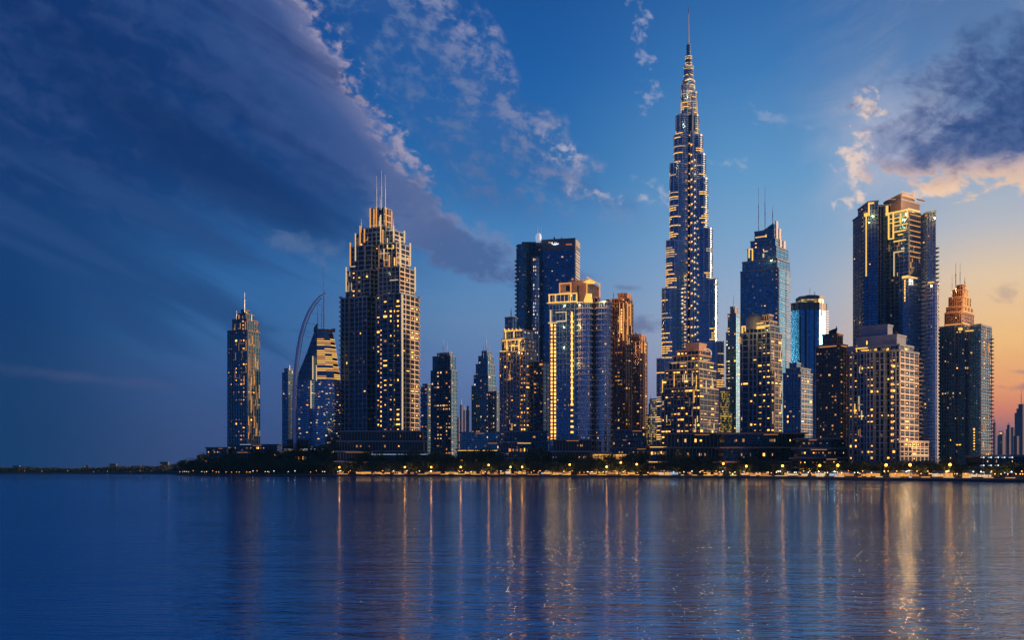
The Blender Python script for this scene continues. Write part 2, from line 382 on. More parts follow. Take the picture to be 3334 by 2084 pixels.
glass('azure_glass', (0.08, 0.34, 0.66), rough=0.22, dim=0.01, span=0.2)
pmat('far_wall', (0.26, 0.24, 0.32), 0.95, spec=0.0)  # haze put into the colour: paler walls for distant towers
glass('gold_glass', (0.75, 0.55, 0.25), rough=0.2, dim=0.5, dims=0.5, dimc=(1.0, 0.6, 0.12))
glass('spire_glass', (0.13, 0.32, 0.55), rough=0.16, fh=4.0, bw=1.6, dim=0.015)
pmat('beige_concrete', (0.42, 0.35, 0.29), 0.7, var=0.15, vscale=0.1); pmat('grey_concrete', (0.20, 0.28, 0.38), 0.7, var=0.15, vscale=0.1)
pmat('brown_stone', (0.24, 0.14, 0.10), 0.7, var=0.2, vscale=0.1); pmat('salmon_stone', (0.46, 0.28, 0.21), 0.7, var=0.12, vscale=0.08)
pmat('slate_panel', (0.13, 0.17, 0.24), 0.5, var=0.2, vscale=0.1); pmat('dark_metal', (0.03, 0.04, 0.06), 0.5)
pmat('steel', (0.50, 0.58, 0.68), 0.34, 0.95); pmat('white_metal', (0.75, 0.78, 0.82), 0.4); pmat('cream_concrete', (0.80, 0.68, 0.54), 0.7, var=0.1, vscale=0.1)
def emis(name, c, s, sample=False):
    m = pmat(name, (0.02, 0.02, 0.02), 0.6, emit=c, estr=s)
    if not sample: m.cycles.emission_sampling = 'NONE'
    return m
GOLD = (1.0, 0.55, 0.12)
emis('gold_light', GOLD, 1.2); emis('amber_light', (1.0, 0.42, 0.12), 0.8); emis('pale_light', (1.0, 0.70, 0.40), 0.75)
emis('window_yellow', (1.0, 0.43, 0.07), 2.8); emis('window_warm', (1.0, 0.50, 0.18), 1.1); emis('window_soft', (1.0, 0.48, 0.14), 0.45); emis('window_dusky', (0.9, 0.55, 0.3), 0.22); emis('window_orange', (1.0, 0.34, 0.08), 0.9)
emis('window_white', (1.0, 0.78, 0.5), 1.3); emis('window_cool', (0.62, 0.82, 1.0), 0.9); emis('white_light', (0.85, 0.93, 1.0), 1.3); emis('red_light', (1.0, 0.08, 0.03), 2.0)
emis('dim_amber', (1.0, 0.5, 0.22), 0.35)
WIN = {'y': 'window_yellow', 'w': 'window_warm', 'o': 'window_orange', 'p': 'window_white', 's': 'window_soft', 'd': 'window_dusky', 'c': 'window_cool'}

def lamp_light(parent, loc, power, color=(1.0, 0.55, 0.18), r=0.8):
    l = bpy.data.lights.new('lamp_glow', 'POINT'); l.energy = power; l.color = color; l.shadow_soft_size = r
    o = bpy.data.objects.new('lamp_glow', l); COL.objects.link(o); o.parent = parent; o.location = loc
    return o

UNIT = {}
def unit_box(mat):
    if mat not in UNIT:
        mb = MB(); mb.prism([(-.5, -.5), (.5, -.5), (.5, .5), (-.5, .5)], -.5, .5)
        o = mb.build('window', MATS[mat]); UNIT[mat] = o.data; bpy.data.objects.remove(o)
    return UNIT[mat]

class Bld:
    """one building: an Empty at its base, with its parts collected and linked by finish()"""
    def __init__(s, name, label, cat, x, Y, tau=28, group=None, seed=0):
        s.name, s.label, s.cat, s.group = name, label, cat, group
        s.x, s.Y = x, Y; s.px = Y / FPX; s.rng = random.Random(hash_(name + label) + seed)
        px_, py_ = WP(x, Y); s.org = (px_, py_, GZ)
        s.tau = R(tau); phi = math.atan2(px_, py_); rr = (math.cos(phi), -math.sin(phi)); ff = (math.sin(phi), math.cos(phi))
        c, q = math.cos(s.tau), math.sin(s.tau)
        s.u = (-c * rr[0] + q * ff[0], -c * rr[1] + q * ff[1])      # along the broad face, to the left
        s.v = (q * rr[0] + c * ff[0], q * rr[1] + c * ff[1])        # along the narrow face, to the right and back
        s.C0 = (px_, py_); s.vr = rr
        s.parts = {}; s.wins = []; s.lights = []; s.last = None
    def mb(s, part, mat, parent=None):
        k = (part, mat, parent)
        if k not in s.parts: s.parts[k] = MB()
        return s.parts[k]
    def hit(s, P, d, x):
        k = (x - HX) / FPX
        return (k * P[1] - P[0]) / (d[0] - k * d[1])
    def rect(s, xl, xc, xr, q=0.0):
        """plan rectangle whose left, near and right corners stand at bearings xl, xc, xr; q = metres behind the base front"""
        P = (s.C0[0] + q * s.v[0], s.C0[1] + q * s.v[1])
        t = s.hit(P, s.u, xc); C = (P[0] + t * s.u[0], P[1] + t * s.u[1])
        a = s.hit(C, s.u, xl); b = max(s.hit(C, s.v, xr), 4.0)
        L = (C[0] + a * s.u[0], C[1] + a * s.u[1]); Rr = (C[0] + b * s.v[0], C[1] + b * s.v[1])
        Bk = (Rr[0] + L[0] - C[0], Rr[1] + L[1] - C[1])
        return [C, Rr, Bk, L]
    def zy(s, y, Y=None): return ZH(y, Y or s.Y)
    def facing(s, p, q):
        n = nrm(p, q); m = ((p[0] + q[0]) / 2, (p[1] + q[1]) / 2); L = math.hypot(*m)
        return -(n[0] * m[0] + n[1] * m[1]) / L
    def tier(s, poly, y1, y0=None, part='shaft', gl='navy_glass', fr='grey_concrete', fp=14, bp=9, sp=0.7, st=1.1, pp=0.45, pw=1.0,
             lit=0.05, hot=0.12, hotp=0.45, cols='yyww', parapet=True, ww=0.5, wh=0.42, top=None, frame='facade_frame', skip=(), bal=None, side=None, topm=None, nolit=()):
        """glazed prism with floor slabs, piers, lit windows; y in picture rise at the building's depth"""
        Yc = min(poly, key=lambda p: p[1])[1]
        z1 = ZH(y1, Yc); z0 = GZ - 2.0 if y0 is None else ZH(y0, Yc) - 0.6
        s.mb(part, gl).prism(poly, z0, z1, top)
        fh = fp * s.px; bw = bp * s.px
        zz0 = max(z0, GZ); nf = max(1, int(round((z1 - zz0) / fh))); fh = (z1 - zz0) / nf
        F = s.mb(frame, fr, part)
        if sp > 0:
            op = offset(poly, sp)
            if side: op = offset(poly, min(sp, 0.6))
            for k in range(1, nf + (0 if parapet else 1)):
                z = zz0 + k * fh; F.prism(op, z - st / 2, z + st / 2)
        if parapet and top is None:
            s.mb(frame, topm or fr, part).prism(offset(poly, max(sp, 0.5) + 0.25), z1 - 0.8, z1 + 1.8)
        for e in range(len(poly)):
            p, q = poly[e], poly[(e + 1) % len(poly)]; L = math.hypot(q[0] - p[0], q[1] - p[1])
            if L < 2.0: continue
            pj = max(0.42, abs((q[0] - p[0]) * s.vr[0] + (q[1] - p[1]) * s.vr[1]) / L); nb = max(1, int(round(L / bw * pj))); n = nrm(p, q); fc = s.facing(p, q); bl = L / nb
            t = ((q[0] - p[0]) / L, (q[1] - p[1]) / L)
            sd_fr = side if (side and e == 0) else fr  # right face frames warmer, low sun put into their colour
            if pp > 0 and e not in skip:
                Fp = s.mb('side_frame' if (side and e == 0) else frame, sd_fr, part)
                for k in range(nb + 1):
                    c = k * bl; a = max(0.0, c - pw / 2); b = min(L, c + pw / 2)
                    Fp.wallbox((p[0] + t[0] * a, p[1] + t[1] * a), (p[0] + t[0] * b, p[1] + t[1] * b), n, -0.3, (0.5 if (side and e == 0) else pp) + 0.013 * e, z0, z1 - 0.03 - 0.011 * e)
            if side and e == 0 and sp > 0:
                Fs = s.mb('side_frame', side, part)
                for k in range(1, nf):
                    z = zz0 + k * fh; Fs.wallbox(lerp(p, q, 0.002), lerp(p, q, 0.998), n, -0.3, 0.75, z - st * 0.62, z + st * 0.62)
            if bal and e in bal:
                Bm = s.mb('balcony_stack', sd_fr, part)
                for (k0, k1, d) in bal[e]:
                    a, b = k0 * L, k1 * L
                    for k in range(1, nf):
                        z = zz0 + k * fh
                        Bm.wallbox((p[0] + t[0] * a, p[1] + t[1] * a), (p[0] + t[0] * b, p[1] + t[1] * b), n, -0.2, d, z - st * 0.7, z + st * 0.9)
            if fc > 0.08 and lit > 0 and e not in nolit:
                fl = [s.rng.choice((0.3, 0.6, 1.0, 1.0, 1.6, 2.6)) for _ in range(nf)]
                for k in range(nb):
                    hc = s.rng.random() < hot; pr = hotp if hc else lit
                    cset = s.rng.choice(cols)
                    for j in range(nf):
                        if s.rng.random() < pr * fl[j]:
                            cc = (k + 0.5) * bl; zc = zz0 + (j + 0.52) * fh
                            w_, h_ = bl * ww * s.rng.choice((0.45, 0.6, 0.8, 1.0, 1.5)), fh * wh * s.rng.choice((0.4, 0.55, 0.75, 1.0))
                            m_ = WIN[cset if s.rng.random() < 0.5 else s.rng.choice(cols + 'sssdd')]
                            s.wins.append(((p[0] + t[0] * cc + n[0] * 0.14, p[1] + t[1] * cc + n[1] * 0.14, zc), math.atan2(t[1], t[0]), w_, h_, m_, part))
        s.last = (poly, z0, z1, Yc)
        return poly
    def wall_rect(s, part, mat, poly, e, x0, x1, y1, y0, d=0.8, parent=None, d0=-0.2):
        """box lying on edge e of poly between bearings x0, x1 and rises y1 (top), y0"""
        p, q = poly[e], poly[(e + 1) % len(poly)]; L = math.hypot(q[0] - p[0], q[1] - p[1]); t = ((q[0] - p[0]) / L, (q[1] - p[1]) / L); n = nrm(p, q)
        a = s.hit(p, t, x0); b = s.hit(p, t, x1); a, b = sorted((a, b))
        Ym = p[1] + t[1] * (a + b) / 2
        s.uid = getattr(s, 'uid', 0) + 1
        own = mat if part in ('side_louvre', 'face_louvre', 'mullion', 'facet_ledge') else (mat, s.uid)
        s.mb(part, own, parent).wallbox((p[0] + t[0] * a, p[1] + t[1] * a), (p[0] + t[0] * b, p[1] + t[1] * b), n, d0, d, ZH(y0, Ym), ZH(y1, Ym))
        return Ym
    def traces(s, poly, e, x0, x1, y1, y0, n, mats=('gold_light', 'amber_light', 'pale_light'), w=1.0, d=2.2, part='light_trace', hl=(6, 16), vl=(12, 42)):
        """broken glowing lines: short vertical runs that step sideways"""
        for _ in range(n):
            x = s.rng.uniform(x0, x1); y = s.rng.uniform(y1, y0); m_ = s.rng.choice(mats); v = s.rng.uniform(*vl); k = s.rng.uniform(.6, 1.1)
            yb = min(y + v, y0); w_ = w * 0.55; s.wall_rect(part, m_, poly, e, x, x + w_ * k, y, yb, d * 0.5 + s.rng.uniform(0, .4))
            if s.rng.random() < 0.7:
                h = s.rng.uniform(*hl); a, b = (x + w * k, min(x + h, x1)) if s.rng.random() < .6 else (max(x - h, x0), x)
                if b - a > 1.5: s.wall_rect(part, m_, poly, e, a, b, yb - w * 0.7, yb, d * 0.5)
    def win_col(s, poly, e, x, y1, y0, pitch, w_, h_, mat, part='shaft'):
        p, q = poly[e], poly[(e + 1) % len(poly)]; L = math.hypot(q[0] - p[0], q[1] - p[1]); t = ((q[0] - p[0]) / L, (q[1] - p[1]) / L); n = nrm(p, q)
        a = s.hit(p, t, x); P = (p[0] + t[0] * a, p[1] + t[1] * a); y = y1
        while y < y0:
            k = s.rng.uniform(0.75, 1.1)
            s.wins.append(((P[0] + n[0] * .16, P[1] + n[1] * .16, ZH(y, P[1])), math.atan2(t[1], t[0]), w_ * s.px * k, h_ * s.px * k, mat, part)); y += pitch
    def mast(s, x, y1, y0, Y=None, w_=1.6, part='antenna', mat='steel', tip=True):
        Y = Y or s.Y + 12; P = WP(x, Y); px = Y / FPX; r = w_ * px / 2
        z0, z1 = ZH(y0, Y), ZH(y1, Y); zm = z0 + (z1 - z0) * 0.55
        m = MB(); m.tube([(P[0], P[1], z0 - 4), (P[0], P[1], zm), (P[0], P[1], zm + 0.5), (P[0], P[1], z1)], [r, r, r * 0.6, r * 0.45], 6)
        for z in (z0 + (z1 - z0) * 0.3, zm): m.tube([(P[0], P[1], z), (P[0], P[1], z + 1.5)], [r * 1.7, r * 1.7], 6)
        s.lights.append(('mesh', part, mat, m))
    def flood(s, x, y, dY, power, color=(1.0, 0.52, 0.14)):
        Y = s.Y + dY; P = WP(x, Y); s.lights.append(('lamp', (P[0], P[1], ZH(y, Y)), power * FL, color))
    def roof_box(s, poly, z, n=3, mat='slate_panel'):
        for k in range(n):
            c = [s.rng.uniform(0.25, 0.75) for _ in range(2)]
            P = lerp(lerp(poly[0], poly[1], c[0]), lerp(poly[3], poly[2], c[0]), c[1]) if len(poly) == 4 else poly[0]
            w_, h_ = s.rng.uniform(2.5, 6), s.rng.uniform(2.5, 6)
            m = MB(); m.prism([(P[0] - w_, P[1] - 3), (P[0] + w_, P[1] - 3), (P[0] + w_, P[1] + 3), (P[0] - w_, P[1] + 3)], z - 0.5, z + h_)
            s.lights.append(('mesh', 'rooftop_unit', mat, m))
    def finish(s):
        root = bpy.data.objects.new(s.name, None); COL.objects.link(root); root.location = s.org
        root['label'] = s.label; root['category'] = s.cat
        if s.group: root['group'] = s.group
        made = {}
        for (part, mat, par), mb in sorted(s.parts.items(), key=lambda kv: kv[0][2] is not None):
            if not mb.f: continue
            po = root
            if par: po = made.get(par, root)
            o = mb.build(part, MATS[mat if isinstance(mat, str) else mat[0]], po, s.org)
            if not par: made.setdefault(part, o)
            if part == 'core_lighting': o['kind'] = 'stuff'
        s.wins.sort(key=lambda w_: -w_[2] * w_[3])
        rest = {}
        for i, (loc, ang, w_, h_, m_, part) in enumerate(s.wins):
            if i < 96:
                o = bpy.data.objects.new('window', unit_box(m_)); COL.objects.link(o)
                o.parent = made.get(part, root)
                o.location = (loc[0] - s.org[0], loc[1] - s.org[1], loc[2] - s.org[2]); o.rotation_euler = (0, 0, ang); o.scale = (w_, 0.4, h_)
            else:
                mb = rest.setdefault(m_, MB()); c, q = math.cos(ang) * w_ / 2, math.sin(ang) * w_ / 2
                nx, ny = math.sin(ang) * 0.2, -math.cos(ang) * 0.2
                mb.prism([(loc[0] - c + nx, loc[1] - q + ny), (loc[0] + c + nx, loc[1] + q + ny), (loc[0] + c - nx, loc[1] + q - ny), (loc[0] - c - nx, loc[1] - q - ny)], loc[2] - h_ / 2, loc[2] + h_ / 2)
        for m_, mb in rest.items():
            o = mb.build('lit_windows', MATS[m_], root, s.org); o['kind'] = 'stuff'
        for it in s.lights:
            if it[0] == 'mesh': it[3].build(it[1], MATS[it[2]], root, s.org)
            else: lamp_light(root, (it[1][0] - s.org[0], it[1][1] - s.org[1], it[1][2] - s.org[2]), it[2], it[3])
        s.root = root
        return root
def hash_(t):
    h = 7
    for ch in t: h = (h * 31 + ord(ch)) % 1000003
    return h

# ------------------------------------------------------------------ land
SHORE = [(-1500, 3927), (0, 3927), (560, 3323), (575, 2700), (640, 2400), (800, 2274), (1200, 2160), (1634, 2057), (2100, 1800), (2434, 1600), (2700, 1350), (2900, 1234), (3334, 1080), (4200, 900)]
def shore(x):
    for (a, A), (b, B_) in zip(SHORE, SHORE[1:]):
        if x <= b: return A + (B_ - A) * max(0, (x - a)) / (b - a)
    return SHORE[-1][1]
def hill(x, Y):
    g = math.exp(-((x - 900) / 250.0) ** 2) if x < 900 else math.exp(-((x - 900) / 500.0) ** 2)
    s_ = max(0.0, min(1.0, (Y - shore(x) - 60) / 130.0))
    return 38.0 * g * s_ * s_ * (3 - 2 * s_)
def ground_z(x, Y): return GZ + hill(x, Y)

# ------------------------------------------------------------------ towers, from the left of the bay to the right
FL = 1.8
def tower_far_left():
    b = Bld('residential_tower', 'slim stepped tower standing alone at the left end of the skyline with a single needle', 'tower', 806, 2540, 32)
    st = dict(gl='teal_glass', fr='brown_stone', fp=13, bp=8, sp=0.5, pp=0.9, pw=1.3, lit=0.05, hot=0.25, hotp=0.35, cols='wywo', st=0.9)
    p = b.rect(741, 806, 846, 0); p = crenel(p, 3, [(0.0, 0.22, 0.0), (0.35, 0.6, 2.5)])
    b.tier(b.rect(741, 806, 846, 0), 1076, part='shaft', **st)
    b.tier(b.rect(757, 803, 841, 9), 1040, 1076, part='upper_shaft', **st)
    b.tier(b.rect(772, 800, 826, 16), 1022, 1040, part='crown', **st)
    b.tier(b.rect(786, 799, 812, 22), 1010, 1022, part='crown', **st)
    base = b.rect(741, 806, 846, 0)
    b.traces(base, 0, 808, 845, 1080, 1430, 46, ('amber_light', 'dim_amber', 'dim_amber'), 1.1, vl=(15, 60), hl=(4, 9)); b.traces(base, 3, 760, 804, 1078, 1300, 12, ('dim_amber', 'dim_amber', 'amber_light'), 1.0, vl=(10, 40))
    b.traces(b.rect(757, 803, 841, 9), 3, 760, 800, 1040, 1076, 5, ('dim_amber', 'amber_light'), 1.0); b.traces(b.rect(772, 800, 826, 16), 3, 775, 798, 1020, 1040, 4, ('amber_light',), 1.0)
    b.mast(796, 952, 1012, w_=2.0); b.mast(770, 1012, 1040, w_=1.2); b.mast(819, 1022, 1040, w_=1.2)
    b.finish()
tower_far_left()

def tower_behind_sail():
    b = Bld('apartment_tower', 'low dark blue tower peeking out left of the sail shaped building', 'tower', 938, 2560, 30)
    st = dict(gl='navy_glass', fr='slate_panel', fp=12, bp=8, sp=0.4, lit=0.06, hot=0.2, cols='wwp')
    b.tier(b.rect(919, 938, 960, 0), 1216, **st); b.tier(b.rect(926, 938, 956, 6), 1202, 1216, part='crown', **st)
    b.mast(943, 1188, 1202, w_=1.6)
    b.finish()
tower_behind_sail()

pmat('mast_metal', (0.58, 0.74, 0.98), 0.4)
def sail_tower():
    b = Bld('sail_tower', 'sail shaped tower with white curved mast, needle spire and gold lit upper floors', 'tower', 1033, 2340, 22)
    Y = b.Y; px = b.px
    # body: left edge, crease, right edge by rise
    prof = [(1470, 956, 1028, 1106), (1420, 957, 1029, 1108), (1330, 958, 1031, 1110), (1290, 960, 1032, 1110), (1250, 963, 1033, 1108), (1215, 970, 1033, 1104), (1190, 981, 1033, 1100),
            (1140, 1001, 1033, 1093), (1100, 1015, 1033, 1087), (1075, 1024, 1033, 1082)]
    def at(y):
        for (a, *A), (c, *C_) in zip(prof, prof[1:]):
            if y >= c:
                t = (a - y) / (a - c); return [A[i] + (C_[i] - A[i]) * t for i in range(3)]
        return list(prof[-1][1:])
    def ring(y, d=0.0):
        l, m, r = at(y); dep = 14 + (r - l) * px * 0.35
        pts = [(l, 0.62), (m - (m - l) * 0.45, 0.22), (m, 0.0), (m + (r - m) * 0.4, 0.03), (m + (r - m) * 0.75, 0.2), (r, 0.6), (r - (r - m) * .2, 1.0), (l + (m - l) * .3, 1.0)]
        P = [WP(x, Y + k * dep) for x, k in pts]
        return offset(P, d) if d else P
    def zr(y): return ZH(y, Y)
    ys = list(range(1470, 1239, -10)); b.mb('shaft', 'navy_glass').loft([ring(y) for y in ys], [zr(y) for y in ys])
    ys = list(range(1240, 1074, -8)) + [1074]; b.mb('lit_shaft', 'teal_glass').loft([ring(y) for y in ys], [zr(y) for y in ys])
    y = 1460.0; k = 0
    while y > 1085:
        f = b.mb('facade_frame', 'white_metal' if y > 1235 else 'brown_stone', 'shaft' if y > 1235 else 'lit_shaft')
        f.prism(ring(y, 0.7), zr(y) - (0.4 if y > 1235 else 1.0), zr(y) + 0.4); y -= 7.2; k += 1
    # gold lit ribs on the right of the crease
    y = 1232.0
    while y > 1092:
        r = ring(y, 1.3); z = zr(y)
        if b.rng.random() < 0.86:
            for i in (2, 3, 4):
                if b.rng.random() < 0.15: continue
                p_, q_ = r[i], r[i + 1]; n = nrm(p_, q_)
                b.mb('gold_rib', 'gold_light' if b.rng.random() < .6 else 'amber_light').wallbox(p_, q_, n, -0.3, 0.02 + 0.01 * i, z - 0.9 - .02 * i, z + 0.9 + .02 * i)
        y -= 6.4
    for xx, y1, y0 in ((1030, 1190, 1240), (1018, 1160, 1235), (1012, 1240, 1330)):
        P = WP(xx, Y - 1); b.mb('corner_strip', 'pale_light').prism([(P[0] - .8, P[1]), (P[0] + .8, P[1]), (P[0] + .8, P[1] + 4), (P[0] - .8, P[1] + 4)], ZH(y0, Y), ZH(y1, Y))
    # open crown
    t = ring(1075, 0.5); b.mb('crown', 'brown_stone').prism(t, zr(1077), zr(1071))
    P = [WP(x, Y + 8) for x in (1021, 1033)] ; b.mb('crown', 'slate_panel').prism([P[0], P[1], (P[1][0], P[1][1] + 9), (P[0][0], P[0][1] + 9)], zr(1080), 0, [zr(1066), zr(1050), zr(1050), zr(1066)])
    P = [WP(x, Y + 10) for x in (1060, 1090)]; b.mb('crown', 'brown_stone').prism([P[0], P[1], (P[1][0], P[1][1] + 6), (P[0][0], P[0][1] + 6)], zr(1079), 0, [zr(1074), zr(1067), zr(1067), zr(1074)])
    # curved mast
    arc = [(960, 1465), (957, 1380), (957, 1300), (959, 1240), (963, 1190), (969, 1140), (978, 1090), (990, 1050), (1004, 1016), (1022, 986), (1042, 964), (1060, 954)]
    m = MB(); pts = [(WP(x, Y - 14)[0], Y - 14, ZH(y, Y - 14)) for x, y in arc]
    m.tube(pts, [3.0, 3.1, 3.2, 3.3, 3.3, 3.2, 3.1, 2.9, 2.7, 2.3, 1.8, 0.9], 8); b.lights.append(('mesh', 'curved_mast', 'mast_metal', m))
    m = MB(); pts = [(WP(x + 9 - abs(i - 5) * 0.8, Y - 8)[0], Y - 8, ZH(y + 6, Y - 8)) for i, (x, y) in enumerate(arc[:-1])]
    m.tube(pts, [1.0] * len(pts), 6); b.lights.append(('mesh', 'inner_mast', 'steel', m))
    m = MB()                                         # cross ties between mast and body
    for i in range(3, 10):
        a = (WP(arc[i][0], Y - 14)[0], Y - 14, ZH(arc[i][1], Y - 14)); xr = at(max(1076, arc[i][1]))[0] if arc[i][1] > 1076 else 1052
        c = (WP(xr, Y + 4)[0], Y + 4, ZH(arc[i][1] + 12, Y + 4)); m.tube([a, c], [0.35, 0.35], 5)
    b.lights.append(('mesh', 'mast_tie', 'steel', m))
    b.mast(1054, 866, 1073, Y + 6, w_=4.0, part='spire', mat='white_metal'); b.mast(1047, 985, 1073, Y + 6, w_=2.0, part='spire_prop', mat='white_metal'); b.mast(1034, 990, 1060, Y + 6, w_=1.6, part='spire_prop', mat='steel')
    # lit windows low on the body
    for _ in range(90):
        y = b.rng.uniform(1245, 1445); r = ring(y, 0.3); i = b.rng.choice([0, 1, 2, 2, 3, 3, 4]); p_, q_ = r[i], r[i + 1]; t_ = b.rng.random(); n = nrm(p_, q_)
        c = lerp(p_, q_, t_); b.wins.append(((c[0] + n[0] * .3, c[1] + n[1] * .3, ZH(y, Y)), math.atan2(q_[1] - p_[1], q_[0] - p_[0]), b.rng.uniform(1.6, 4.5), 1.4, WIN[b.rng.choice('wyswsdcp')], 'shaft'))
    b.finish()
sail_tower()

def stepped_grid_tower():
    b = Bld('stepped_tower', 'tallest tower of the left half, stepped gold finned crown, three masts, pale grid side', 'tower', 1306, 2300, 33)
    st = dict(gl='deep_glass', fr='grey_concrete', fp=16, bp=15, sp=0.6, st=1.5, pp=0.4, pw=2.2, lit=0.02, hot=0.2, hotp=0.45, cols='ywyy', side='cream_concrete', ww=0.42, wh=0.4)
    p0 = b.rect(1109, 1306, 1364, 0)
    pc = crenel(p0, 3, [(0.14, 0.30, -4), (0.44, 0.60, -16.0), (0.72, 0.9, 5)])
    b.tier(pc, 956, 1470, **dict(st, skip=(1, 2)))
    for f in (0.92,):
        pass
    # balconies sticking out on both outlines
    for k in range(30):
        y = 968 + k * 15.6
        for (xx, Yq, s_) in ((1109, p0[3][1] - 2, -1), (1364, p0[1][1] - 4, 1)):
            P = WP(xx, Yq); b.mb('balcony_stack', 'grey_concrete' if s_ < 0 else 'cream_concrete', 'shaft').prism([(P[0] - 3.4, P[1] - 3), (P[0] + 3.4, P[1] - 3), (P[0] + 3.4, P[1] + 6), (P[0] - 3.4, P[1] + 6)], ZH(y + 1.5, Yq), ZH(y - 1.5, Yq))
    p1 = b.rect(1126, 1301, 1350, 7); b.tier(crenel(p1, 3, [(0.2, 0.34, -4), (0.46, 0.62, -14.0)]), 868, 956, part='upper_shaft', **st)
    p2 = b.rect(1139, 1290, 1334, 14); b.tier(crenel(p2, 3, [(0.2, 0.34, 3), (0.48, 0.64, -12.0)]), 790, 868, part='upper_shaft', **st)
    p3 = b.rect(1155, 1283, 1315, 21); b.tier(p3, 750, 790, part='crown', **dict(st, lit=0.01, hot=0))
    p4 = b.rect(1171, 1256, 1290, 30); b.tier(p4, 738, 750, part='crown', **dict(st, lit=0, hot=0))
    p5 = b.rect(1205, 1250, 1274, 40); b.tier(p5, 676, 738, part='crown_top', **dict(st, lit=0, hot=0, fp=24, bp=9, pw=1.4))
    # fins whose floodlit gold is put into glowing bars
    for P_, e, x, y1, y0, w_ in ((p2, 3, 1141, 790, 866, 1.6), (p1, 3, 1128, 870, 950, 1.2), (p3, 3, 1173, 735, 800, 1.8), (p3, 3, 1187, 745, 790, 1.6), (p5, 3, 1206, 678, 748, 2.0), (p5, 3, 1218, 680, 770, 1.6), (p5, 3, 1226, 674, 790, 1.8),
                              (p5, 0, 1254, 676, 740, 1.6), (p5, 0, 1272, 688, 740, 1.6), (p3, 3, 1236, 800, 936, 1.8), (p3, 3, 1247, 748, 800, 1.8), (p2, 3, 1268, 830, 930, 1.8), (p3, 3, 1262, 775, 830, 1.2), (p2, 0, 1300, 770, 870, 1.4),
                              (p3, 0, 1314, 752, 790, 1.4), (p2, 0, 1333, 792, 866, 1.4), (p1, 0, 1349, 870, 950, 1.2), (p3, 3, 1282, 735, 800, 1.4), (p2, 3, 1158, 760, 850, 1.2), (p0, 0, 1308, 960, 1400, 1.1), (p2, 3, 1240, 700, 790, 1.2)):
        b.wall_rect('light_fin', 'pale_light' if w_ < 1.5 else 'amber_light', P_, e, x, x + w_, y1, y0, 2.6 + w_ * .3)
    for P_, e, x0, x1, y in ((p2, 3, 1142, 1158, 868), (p2, 3, 1236, 1268, 825), (p1, 3, 1270, 1296, 912), (p3, 3, 1268, 1284, 750), (p2, 0, 1296, 1330, 840), (p1, 0, 1302, 1346, 958)):
        b.wall_rect('light_ledge', 'pale_light', P_, e, x0, x1, y - 1.0, y + 0.8, 2.1)
    for x, y, d in ((1160, 860, -14), (1215, 745, 10), (1262, 760, 0), (1240, 800, -8), (1150, 930, -14), (1325, 860, 6)): b.flood(x, y, d, 8000)
    b.traces(p1, 3, 1128, 1150, 870, 950, 6, ('pale_light', 'dim_amber'), 1.2); b.traces(p2, 3, 1236, 1288, 795, 930, 12, ('pale_light', 'dim_amber', 'gold_light'), 1.3, d=8); b.traces(p2, 0, 1292, 1332, 792, 930, 10, ('dim_amber', 'pale_light'), 1.2)
    b.traces(p5, 3, 1206, 1248, 680, 735, 6, ('amber_light', 'pale_light'), 1.3); b.traces(p3, 3, 1158, 1200, 752, 850, 7, ('amber_light', 'dim_amber'), 1.3)
    b.mast(1226, 573, 676, b.Y + 55, 2.0); b.mast(1242, 555, 676, b.Y + 58, 2.2); b.mast(1254, 568, 676, b.Y + 60, 2.4); b.mast(1237, 636, 676, b.Y + 52, 1.8); b.mast(1281, 712, 745, b.Y + 40, 1.8); b.mast(1176, 712, 750, b.Y + 40, 1.6)
    b.win_col(pc, 7, 1240, 1075, 1395, 15.6, 5.5, 5.5, 'window_yellow')
    b.finish()
stepped_grid_tower()

def mid_tower_a():
    b = Bld('apartment_tower', 'dark blue tower with twin thin masts right of the tall stepped tower', 'tower', 1468, 2480, 34)
    st = dict(gl='navy_glass', fr='slate_panel', fp=12, bp=9, sp=0.5, pp=0.8, lit=0.07, hot=0.3, hotp=0.35, cols='wwpo')
    b.tier(b.rect(1403, 1468, 1488, 0), 1206, **st); b.tier(b.rect(1409, 1466, 1483, 6), 1160, 1206, part='upper_shaft', **st)
    b.tier(b.rect(1424, 1462, 1474, 12), 1150, 1160, part='crown', **st)
    b.mast(1443, 1106, 1150, w_=1.4); b.mast(1455, 1112, 1150, w_=1.4); b.mast(1428, 1138, 1160, w_=1.4); b.mast(1468, 1138, 1160, w_=1.4)
    b.finish()
    b = Bld('apartment_tower', 'shorter stepped tower touching the left side of the twin mast tower', 'tower', 1395, 2560, 30)
    b.tier(b.rect(1370, 1392, 1405, 0), 1262, **st); b.tier(b.rect(1377, 1392, 1403, 5), 1252, 1262, part='crown', **st); b.finish()
    b = Bld('stepped_tower', 'pointed dark blue tower rising in steps to a needle, left of the beige grid block', 'tower', 1590, 2600, 34)
    st = dict(st, gl='navy_glass', fr='grey_concrete', bp=7, pw=1.6)
    b.tier(b.rect(1536, 1590, 1616, 0), 1256, **st)
    for k, (a, c, d, y, y0) in enumerate(((1543, 1589, 1613, 1222, 1256), (1550, 1588, 1610, 1186, 1222), (1558, 1588, 1606, 1160, 1186), (1569, 1586, 1598, 1144, 1160))):
        b.tier(b.rect(a, c, d, 6 + 5 * k), y, y0, part='crown', **st)
    b.tier(b.rect(1604, 1617, 1628, 10), 1276, part='side_wing', **st)
    b.mast(1583, 1084, 1144, w_=2.0); b.mast(1574, 1120, 1160, w_=1.4); b.mast(1594, 1117, 1160, w_=1.4)
    b.finish()
mid_tower_a()

